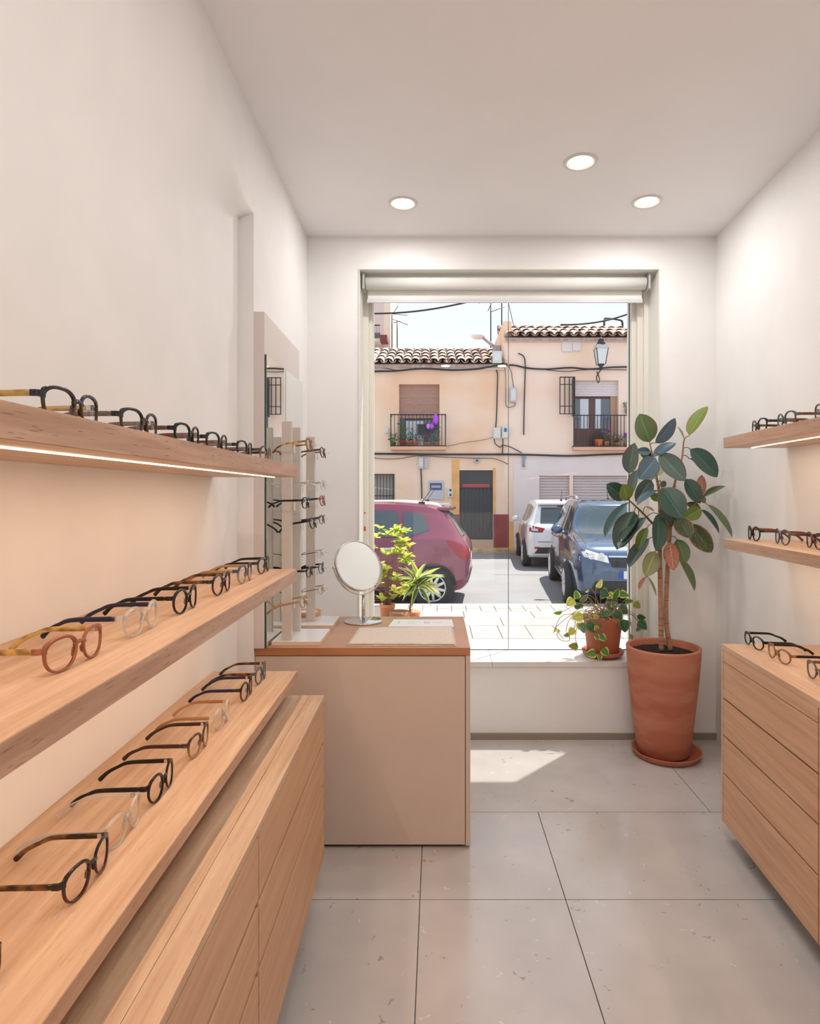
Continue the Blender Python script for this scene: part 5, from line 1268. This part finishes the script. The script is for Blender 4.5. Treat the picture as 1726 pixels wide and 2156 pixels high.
RGRN = [leafmat('rubber_leaf_dark', srgb(54, 88, 75), srgb(84, 79, 63), trans=.06, rough=.28), leafmat('rubber_leaf_mid', srgb(100, 123, 75), srgb(125, 109, 75), trans=.12, rough=.32), leafmat('rubber_leaf_grey', srgb(93, 113, 104), srgb(102, 91, 79), trans=.06, rough=.25),
        leafmat('rubber_leaf_bright', srgb(127, 148, 66), srgb(148, 125, 79), trans=.2, rough=.35), leafmat('rubber_leaf_under', srgb(157, 166, 118), srgb(159, 136, 109), trans=.15, rough=.5), leafmat('rubber_leaf_dying', srgb(200, 141, 113), srgb(159, 102, 79), trans=.1, rough=.6, spots=srgb(95, 72, 50)), leafmat('rubber_leaf_blue', srgb(88, 113, 127), srgb(95, 93, 91), trans=.04, rough=.22), leafmat('rubber_leaf_browntip', srgb(75, 100, 66), srgb(170, 113, 86), trans=.08, rough=.35, spots=srgb(170, 118, 91))]
PY_ = 3.368; kp = F / PY_
pcx = (1400 - CX) / kp
pot = thing('potted_rubber_plant', 'tall rubber plant in a tall terracotta pot standing on a saucer', 'plant', (pcx, PY_, 0))
zr_ = .591; HH = zr_
prof = [(1e-5, .018), (.128, .018), (.136, .022), (.150, .12), (.168, .28), (.184, .44), (.194, .575), (.1955, .586), (.193, .592), (.180, .592), (.176, .586), (.172, .54), (1e-5, .53)]
MB().lathe(prof, 64, ((1396 - CX) / kp, PY_, 0)).build('pot', TERRA, pot)
so = MB(); N_ = 40; cxp = (1396 - CX) / kp
vs_ = [(cxp, PY_, .565)]
for rr_ in (.05, .10, .14, .174):
    for i in range(N_):
        a_ = 2 * math.pi * i / N_
        vs_.append((cxp + rr_ * math.cos(a_), PY_ + rr_ * math.sin(a_), .556 + .012 * noise.noise(Vector((rr_ * 40, math.cos(a_) * 3, math.sin(a_) * 3)))))
so.add(vs_, [(0, 1 + i, 1 + (i + 1) % N_) for i in range(N_)] + [(1 + r_ * N_ + i, 1 + (r_ + 1) * N_ + i, 1 + (r_ + 1) * N_ + (i + 1) % N_, 1 + r_ * N_ + (i + 1) % N_) for r_ in range(3) for i in range(N_)], True)
so.build('soil', SOIL, pot)
MB().lathe([(1e-5, .0005), (.155, .0005), (.172, .006), (.182, .030), (.1835, .034), (.180, .035), (.172, .030), (.162, .012), (1e-5, .010)], 56, ((1402 - CX) / kp, PY_, 0)).build('saucer', mat('saucer_terracotta', srgb(186, 112, 86), .7, var=.06, vscale=8), pot)
CR = lambda cx_, cy_, Y: PY(1230 + cx_ * .2133, 840 + cy_ * .2133, Y)
BARK = mat('rubber_bark', srgb(172, 128, 100), .7, var=.12, vscale=30); TWIG = mat('rubber_twig', srgb(120, 84, 62), .6, var=.1, vscale=30); RING = mat('bark_ring', srgb(92, 62, 50), .8)
PP = PY_
st1 = [(760, 2480), (755, 2156), (742, 1480), (742, 1000), (700, 700), (660, 500), (645, 425)]
st2 = [(850, 2480), (805, 2156), (822, 1650), (852, 1230), (885, 870), (960, 600), (985, 405), (1035, 362)]
st3 = [(742, 1290), (660, 1215), (560, 1110), (430, 990)]
st4 = [(852, 1260), (960, 1150), (1080, 1050), (1180, 960), (1170, 930)]
stems = []
for nm, st, rr_, yo, m_ in (('trunk', st1, (.0135, .0135, .0115, .0085, .006, .004, .003), -.012, BARK), ('trunk', st2, (.0135, .0135, .0120, .0095, .007, .005, .004, .003), .012, BARK), ('branch', st3, (.006, .006, .005, .0035), -.06, TWIG), ('branch', st4, (.006, .0055, .005, .0035, .003), .0, TWIG)):
    n_ = len(st); P_ = [CR(x, y, PP + (yo if nm == 'trunk' else -.012 + yo * (i / (n_ - 1)))) for i, (x, y) in enumerate(st)]
    Q_ = catmull(P_, 6); R_ = np.interp(np.linspace(0, n_ - 1, len(Q_)), range(n_), rr_)
    tr_ = MB().tube(Q_, R_, 12).build(nm, m_, pot); stems.append(Q_)
    if nm == 'trunk':
        rg = MB()
        for i in range(2, 26):
            t = (i + .4 * (random.random() - .5)) / 26 * .62 * (len(Q_) - 1); a_ = int(t); p = Q_[a_].lerp(Q_[a_ + 1], t - a_); d = (Q_[a_ + 1] - Q_[a_]).normalized()
            if random.random() < .55: rg.tube([p - d * .0012, p + d * .0012], [R_[a_] * 1.03 + .0004] * 2, 12)
        rg.build('bark_rings', RING, tr_, kind='stuff')
LV = [(645, 425, 550, 145, 200, 1, 0), (700, 435, 910, 195, 120, 6, -.03), (1035, 360, 1205, 62, 80, 3, .03), (985, 405, 925, 270, 35, 4, 0), (440, 735, 490, 435, 110, 2, -.08), (650, 520, 510, 515, 70, 6, -.05), (680, 565, 900, 430, 80, 6, -.06),
      (740, 545, 1000, 805, 175, 2, -.1), (1045, 495, 1325, 765, 180, 0, -.03), (1035, 590, 1300, 765, 90, 2, .05), (705, 590, 545, 785, 175, 6, -.12), (820, 675, 565, 820, 80, 4, .06), (660, 800, 510, 1010, 140, 2, .0), (520, 700, 455, 945, 60, 2, .05),
      (400, 985, 225, 840, 150, 0, -.02), (425, 1000, 385, 845, 130, 3, -.08), (440, 1020, 185, 1345, 38, 0, -.05), (490, 1112, 315, 1480, 165, 0, -.08), (535, 1140, 355, 1400, 60, 2, -.09), (605, 1170, 325, 1465, 75, 2, -.10), (725, 900, 515, 1035, 45, 6, -.1),
      (680, 590, 550, 530, 80, 0, .05), (765, 880, 970, 1175, 230, 0, -.14), (785, 1040, 888, 1230, 140, 0, -.05), (650, 960, 765, 990, 70, 3, .03), (1000, 790, 1150, 1030, 140, 0, .0), (1165, 940, 1155, 750, 60, 5, .02), (1185, 965, 1385, 850, 42, 1, .03),
      (1150, 1085, 985, 1180, 120, 3, -.03), (1140, 1080, 1010, 1030, 70, 1, .04), (1150, 1095, 1345, 1320, 90, 0, .0), (1210, 1040, 1478, 1355, 115, 1, -.13), (910, 1170, 1050, 1368, 160, 7, -.08), (1045, 1235, 1258, 1520, 150, 7, -.02), (735, 1138, 722, 1500, 160, 0, -.14),
      (620, 1270, 525, 1490, 60, 3, -.03), (635, 1380, 428, 1655, 72, 2, -.04), (700, 1505, 605, 1750, 150, 4, -.05), (915, 1385, 1005, 1620, 135, 1, -.05), (845, 1415, 880, 1690, 120, 5, -.08), (935, 1585, 1105, 1890, 112, 1, -.02), (618, 1755, 720, 1945, 40, 4, -.03), (610, 1755, 535, 1880, 16, 5, -.03), (600, 1062, 690, 1108, 32, 5, -.04), (800, 1190, 830, 1340, 62, 4, .03), (1145, 950, 1190, 1030, 55, 1, .02), (755, 820, 805, 862, 60, 1, .05)]
allst = [p for Q_ in stems for p in Q_]
for i, (bx_, by_, tx_, ty_, w_, ci, dy) in enumerate(LV):
    b_ = CR(bx_, by_, PP + dy * .8); L_ = math.hypot(tx_ - bx_, ty_ - by_)
    t_ = CR(tx_, ty_, PP + dy * 1.2 - .02)
    wt = .47 * L_; ap = min(1, w_ / wt); roll = math.acos(ap) * (1 if i % 2 else -1)
    view = Vector((0, -1, .12)).normalized(); yv = (t_ - b_).normalized()
    n_ = view - yv * view.dot(yv); n_ = Matrix.Rotation(roll, 3, yv) @ n_.normalized()
    if n_.z < -.2 and ap < .8: n_ = Matrix.Rotation(-2 * roll, 3, yv) @ n_
    width = 1.14 * max(w_, wt if ap < 1 else w_) * .2133 / kp
    put_leaf(pot, LM['rubber'], RGRN[ci], b_, t_, width, n_, 'dried brown-pink leaf' if ci == 5 and w_ > 100 else None)
    near = min(allst, key=lambda p: (p - b_).length + (.4 if p.z > b_.z + .03 else 0))
    if .004 < (near - b_).length < .25:
        mid = (near + b_) / 2 + Vector((0, 0, .18 * (near - b_).length))
        MB().tube(catmull([near, mid, b_], 4), .0022, 6).build('petiole', TWIG, pot)

# trailing hoya on the sill
sy = F / (338 / (H - ZSILL)); sy = 3.735; kq = F / sy; hx = (1266 - CX) / kq
ho_ = thing('trailing_plant', 'trailing variegated plant in a terracotta pot on the window sill', 'plant', (hx, sy, ZSILL))
MB().lathe([(1e-5, .0005), (.085, .0005), (.118, .018), (.124, .036), (.120, .039), (.112, .034), (.085, .012), (1e-5, .010)], 40, (hx, sy - .03, ZSILL)).build('saucer', MATS['saucer_terracotta'], ho_)
MB().lathe([(1e-5, .011), (.085, .011), (.090, .016), (.112, .205), (.1135, .212), (.1135, .236), (.108, .238), (.104, .22), (.09, .212), (1e-5, .21)], 40, (hx, sy - .03, ZSILL)).build('pot', mat('terracotta_warm', srgb(178, 104, 74), .6, var=.06, vscale=6), ho_)
HV = [leafmat('hoya_green', srgb(95, 148, 72), srgb(227, 234, 125), ev=.62, trans=.35), leafmat('hoya_dark', srgb(63, 104, 66), srgb(109, 141, 86), ev=.62, trans=.2), leafmat('hoya_yellow', srgb(200, 200, 95), srgb(255, 250, 148), ev=.62, trans=.45), leafmat('hoya_grey', srgb(109, 141, 113), srgb(170, 186, 148), ev=.62, trans=.2), leafmat('hoya_spotted', srgb(136, 150, 75), srgb(205, 193, 102), ev=.62, trans=.3, spots=srgb(159, 109, 68))]
HL = [(260, 445, 185, 458, 26, 0), (365, 335, 297, 392, 72, 2), (395, 335, 375, 255, 52, 0), (360, 388, 450, 395, 45, 1), (440, 485, 345, 500, 78, 2), (560, 238, 608, 163, 42, 2), (590, 272, 665, 305, 88, 1), (710, 322, 752, 240, 52, 0), (752, 285, 840, 305, 62, 0), (800, 355, 876, 350, 42, 0), (880, 365, 938, 412, 66, 4), (750, 395, 832, 462, 76, 1), (712, 442, 780, 512, 82, 1),
      (908, 482, 985, 500, 36, 1), (915, 525, 996, 598, 76, 1), (900, 590, 940, 602, 42, 1), (790, 510, 808, 624, 86, 1), (690, 345, 682, 450, 92, 3), (480, 535, 545, 625, 78, 1), (432, 535, 450, 632, 56, 3), (578, 545, 606, 605, 42, 0), (548, 640, 582, 690, 36, 0), (585, 645, 642, 698, 52, 0), (366, 588, 318, 645, 62, 2), (322, 640, 272, 652, 30, 4), (398, 750, 315, 738, 56, 4), (205, 575, 188, 628, 22, 2), (552, 800, 465, 815, 62, 0), (605, 760, 662, 828, 62, 0), (582, 815, 588, 870, 36, 0), (455, 505, 512, 490, 30, 0), (412, 358, 492, 290, 34, 3), (650, 285, 705, 330, 60, 2), (235, 600, 225, 630, 26, 2), (345, 460, 365, 470, 26, 2), (560, 600, 545, 560, 40, 2), (620, 470, 700, 440, 46, 1), (700, 350, 745, 365, 60, 1), (470, 260, 490, 272, 30, 2), (530, 490, 580, 480, 30, 2), (580, 460, 640, 488, 34, 1), (850, 640, 870, 690, 30, 4), (410, 540, 405, 600, 44, 2)]
HC = lambda cx_, cy_, Y: PY(1120 + cx_ * .2433, 1180 + cy_ * .2433, Y)
GST = mat('vine_stem', srgb(138, 112, 72), .6); top = Vector((hx, sy - .03, ZSILL + .225))
vine = MB()
for i, (bx_, by_, tx_, ty_, w_, ci) in enumerate(HL):
    ang = (bx_ - 600) / 300; dy = -.03 - .10 * math.cos(max(-1.5, min(1.5, ang)) ) * (1 if by_ > 420 else -.2) + random.uniform(-.03, .03)
    if by_ > 560 and 460 < bx_ < 760: dy = -.165
    b_ = HC(bx_, by_, sy + dy); t_ = HC(tx_, ty_, sy + dy - .015)
    if b_.y > GY - .05: b_.y = GY - .06
    if t_.y > GY - .03: t_.y = GY - .03
    L_ = math.hypot(tx_ - bx_, ty_ - by_); wt = .62 * L_; ap = min(1, w_ / max(wt, 1)); yv = (t_ - b_).normalized()
    n_ = Vector((0, -1, .35)); n_ = (n_ - yv * n_.dot(yv)).normalized(); n_ = Matrix.Rotation(math.acos(ap) * (1 if i % 2 else -1), 3, yv) @ n_
    put_leaf(ho_, LM['heart'], HV[ci], b_, t_, 1.25 * max(w_, wt) * .2433 / kq, n_)
    r0 = top + Vector((random.uniform(-.07, .07), random.uniform(-.07, .05), 0))
    out = Vector((b_.x - r0.x, b_.y - r0.y, 0)); mid = r0 + out * .55 + Vector((0, 0, .05 + max(0, b_.z - r0.z) * .6 + .02 * random.random()))
    if b_.z < r0.z - .05: mid = r0 + out * .85 + Vector((0, 0, .03)); mid2 = Vector((b_.x, b_.y, (b_.z + r0.z) / 2 - .01)) + out * .08; pts = [r0, mid, mid2, b_]
    else: pts = [r0, mid, b_]
    vine.tube(catmull(pts, 6), .0016, 5)
for i in range(26):
    a_ = random.uniform(0, 6.28); r_ = random.uniform(.05, .16); p = top + Vector((math.cos(a_) * r_, math.sin(a_) * r_ * .6 - .02, random.uniform(-.02, .07)))
    vine.tube(catmull([top + Vector((random.uniform(-.07, .07), random.uniform(-.06, .05), 0)), (top + p) / 2 + Vector((0, 0, .05)), p], 5), .0013, 4)
vine.tube(catmull([HC(235, 600, sy - .09), HC(215, 640, sy - .09), HC(250, 690, sy - .09), HC(320, 695, sy - .09), HC(325, 650, sy - .09), HC(370, 560, sy - .09), HC(400, 470, sy - .05), top], 6), .0018, 5)
vine.build('stems', GST, ho_, kind='stuff')
tiny = MB()
for i in range(60):
    p = top + Vector((random.uniform(-.13, .10), random.uniform(-.08, .04), random.uniform(-.01, .09))); u = Vector((random.uniform(-1, 1), random.uniform(-1, 1), random.uniform(-1, 1))).normalized() * .010; v = u.orthogonal().normalized() * .006
    tiny.add([p - u, p + v, p + u, p - v], [(0, 1, 2, 3)])
tiny.build('buds', mat('yellow_bud', srgb(206, 180, 92), .6), ho_, kind='stuff')

# plants outside, left of the glass: a low bench carries the pots
bnx0, bnx1 = -.72, .10; bny0, bny1 = GY + .09, GY + .62; bz = .50
bn = thing('plant_bench', 'low pale plant bench under the pots outside the glass', 'bench', ((bnx0 + bnx1) / 2, (bny0 + bny1) / 2, ZSW))
MB().box(bnx0, bnx1, bny0, bny1, bz - .04, bz, .004).build('top', mat('bench_board', srgb(206, 190, 172), .7), bn)
for x in (bnx0 + .03, bnx1 - .07):
    for y in (bny0 + .03, bny1 - .07): MB().box(x, x + .04, y, y + .04, ZSW, bz - .04).build('leg', MATS['bench_board'], bn)
YO = 4.2; ko = F / YO
sp = Vector(((815 - CX) / ko, YO, bz))
sh_ = thing('potted_shrub', 'yellow-green bushy shrub in a small orange pot outside the window', 'plant', sp)
MB().lathe([(1e-5, .0005), (.040, .0005), (.050, .150), (.054, .152), (.054, .172), (.048, .172), (.045, .155), (1e-5, .155)], 28, sp).build('pot', TERRA2, sh_)
ZT = lambda y: H - (y - CY) / ko
SL = [leafmat('shrub_yellow', srgb(220, 222, 90), srgb(246, 242, 150), ev=.6, trans=.62), leafmat('shrub_lime', srgb(190, 210, 76), srgb(234, 236, 130), ev=.6, trans=.62), leafmat('shrub_green', srgb(130, 166, 70), srgb(196, 214, 100), ev=.6, trans=.6)]
br = MB(); cnt = 0
tips = []
for i in range(49):
    u = random.uniform(-1, 1); vv = (i + .5) / 49
    half = 52 if vv < .75 else 40
    x = (818 + u * half - CX) / ko; z = ZT(1268 - vv * 160); y = YO + random.uniform(-.10, .10)
    p = Vector((x, y, z)); tips.append(p)
    f0 = sp + Vector((random.uniform(-.02, .02), random.uniform(-.02, .02), .15))
    br.tube(catmull([f0, f0.lerp(p, .5) + Vector((-.3 * (p.x - f0.x), 0, .02)), p], 4), .0013, 5)
br.build('stems', mat('shrub_stem', srgb(120, 92, 64), .7), sh_, kind='stuff')
for p in tips:
    for q in range(6):
        a_ = 2 * math.pi * q / 6 + random.random(); d = Vector((math.cos(a_), math.sin(a_), random.uniform(-.1, .9))).normalized()
        L_ = random.uniform(.046, .068)
        put_leaf(sh_, LM['small'], random.choices(SL, (5, 4, 2))[0], p - d * .004 - Vector((0, 0, random.uniform(0, .02))), p + d * L_, L_ * .45, Vector((-d.x * .6, -d.y * .6, 1)))
vp = Vector(((862 - CX) / ko, YO + .05, bz))
va = thing('variegated_plant', 'spiky plant with long cream-edged leaves outside the window', 'plant', vp)
MB().lathe([(1e-5, .0005), (.055, .0005), (.070, .10), (.073, .102), (.073, .115), (.066, .115), (1e-5, .105)], 28, vp).build('pot', TERRA2, va)
core = Vector(((880 - CX) / ko, YO, ZT(1232)))
MB().tube(catmull([vp + Vector((0, 0, .1)), vp.lerp(core, .5) + Vector((-.02, 0, .03)), core], 5), .006, 8).build('stem', MATS['shrub_stem'], va)
VG = leafmat('variegated_leaf', srgb(92, 128, 74), srgb(236, 238, 170), ev=.55, trans=.35); VG2 = leafmat('variegated_lime', srgb(178, 196, 90), srgb(240, 236, 150), ev=.55, trans=.45)
for i in range(34):
    a_ = i * 2.4; el = random.uniform(-.75, 1.2); d = Vector((math.cos(a_) * math.cos(el) + .25, math.sin(a_) * math.cos(el) * .8, math.sin(el) + .12)).normalized()
    L_ = random.uniform(.14, .21); b_ = core + d * .012 + Vector((0, 0, -.03 + .06 * i / 34))
    put_leaf(va, LM['long'], VG if i % 3 else VG2, b_, b_ + d * L_, L_ * .19, Vector((-d.x * .4, -d.y * .4 - .3, 1)))
so_ = PY(844, 1296, YO + .0)
sc_ = thing('plant_saucer', 'brown shallow saucer beside the orange pot outside the glass', 'saucer', (so_.x, YO - .06, bz))
MB().lathe([(1e-5, .0005), (.05, .0005), (.062, .10), (.066, .155), (.062, .156), (.055, .11), (1e-5, .10)], 32, (so_.x, YO - .17, bz)).build('bowl', mat('brown_bowl', srgb(150, 104, 80), .6), sc_)
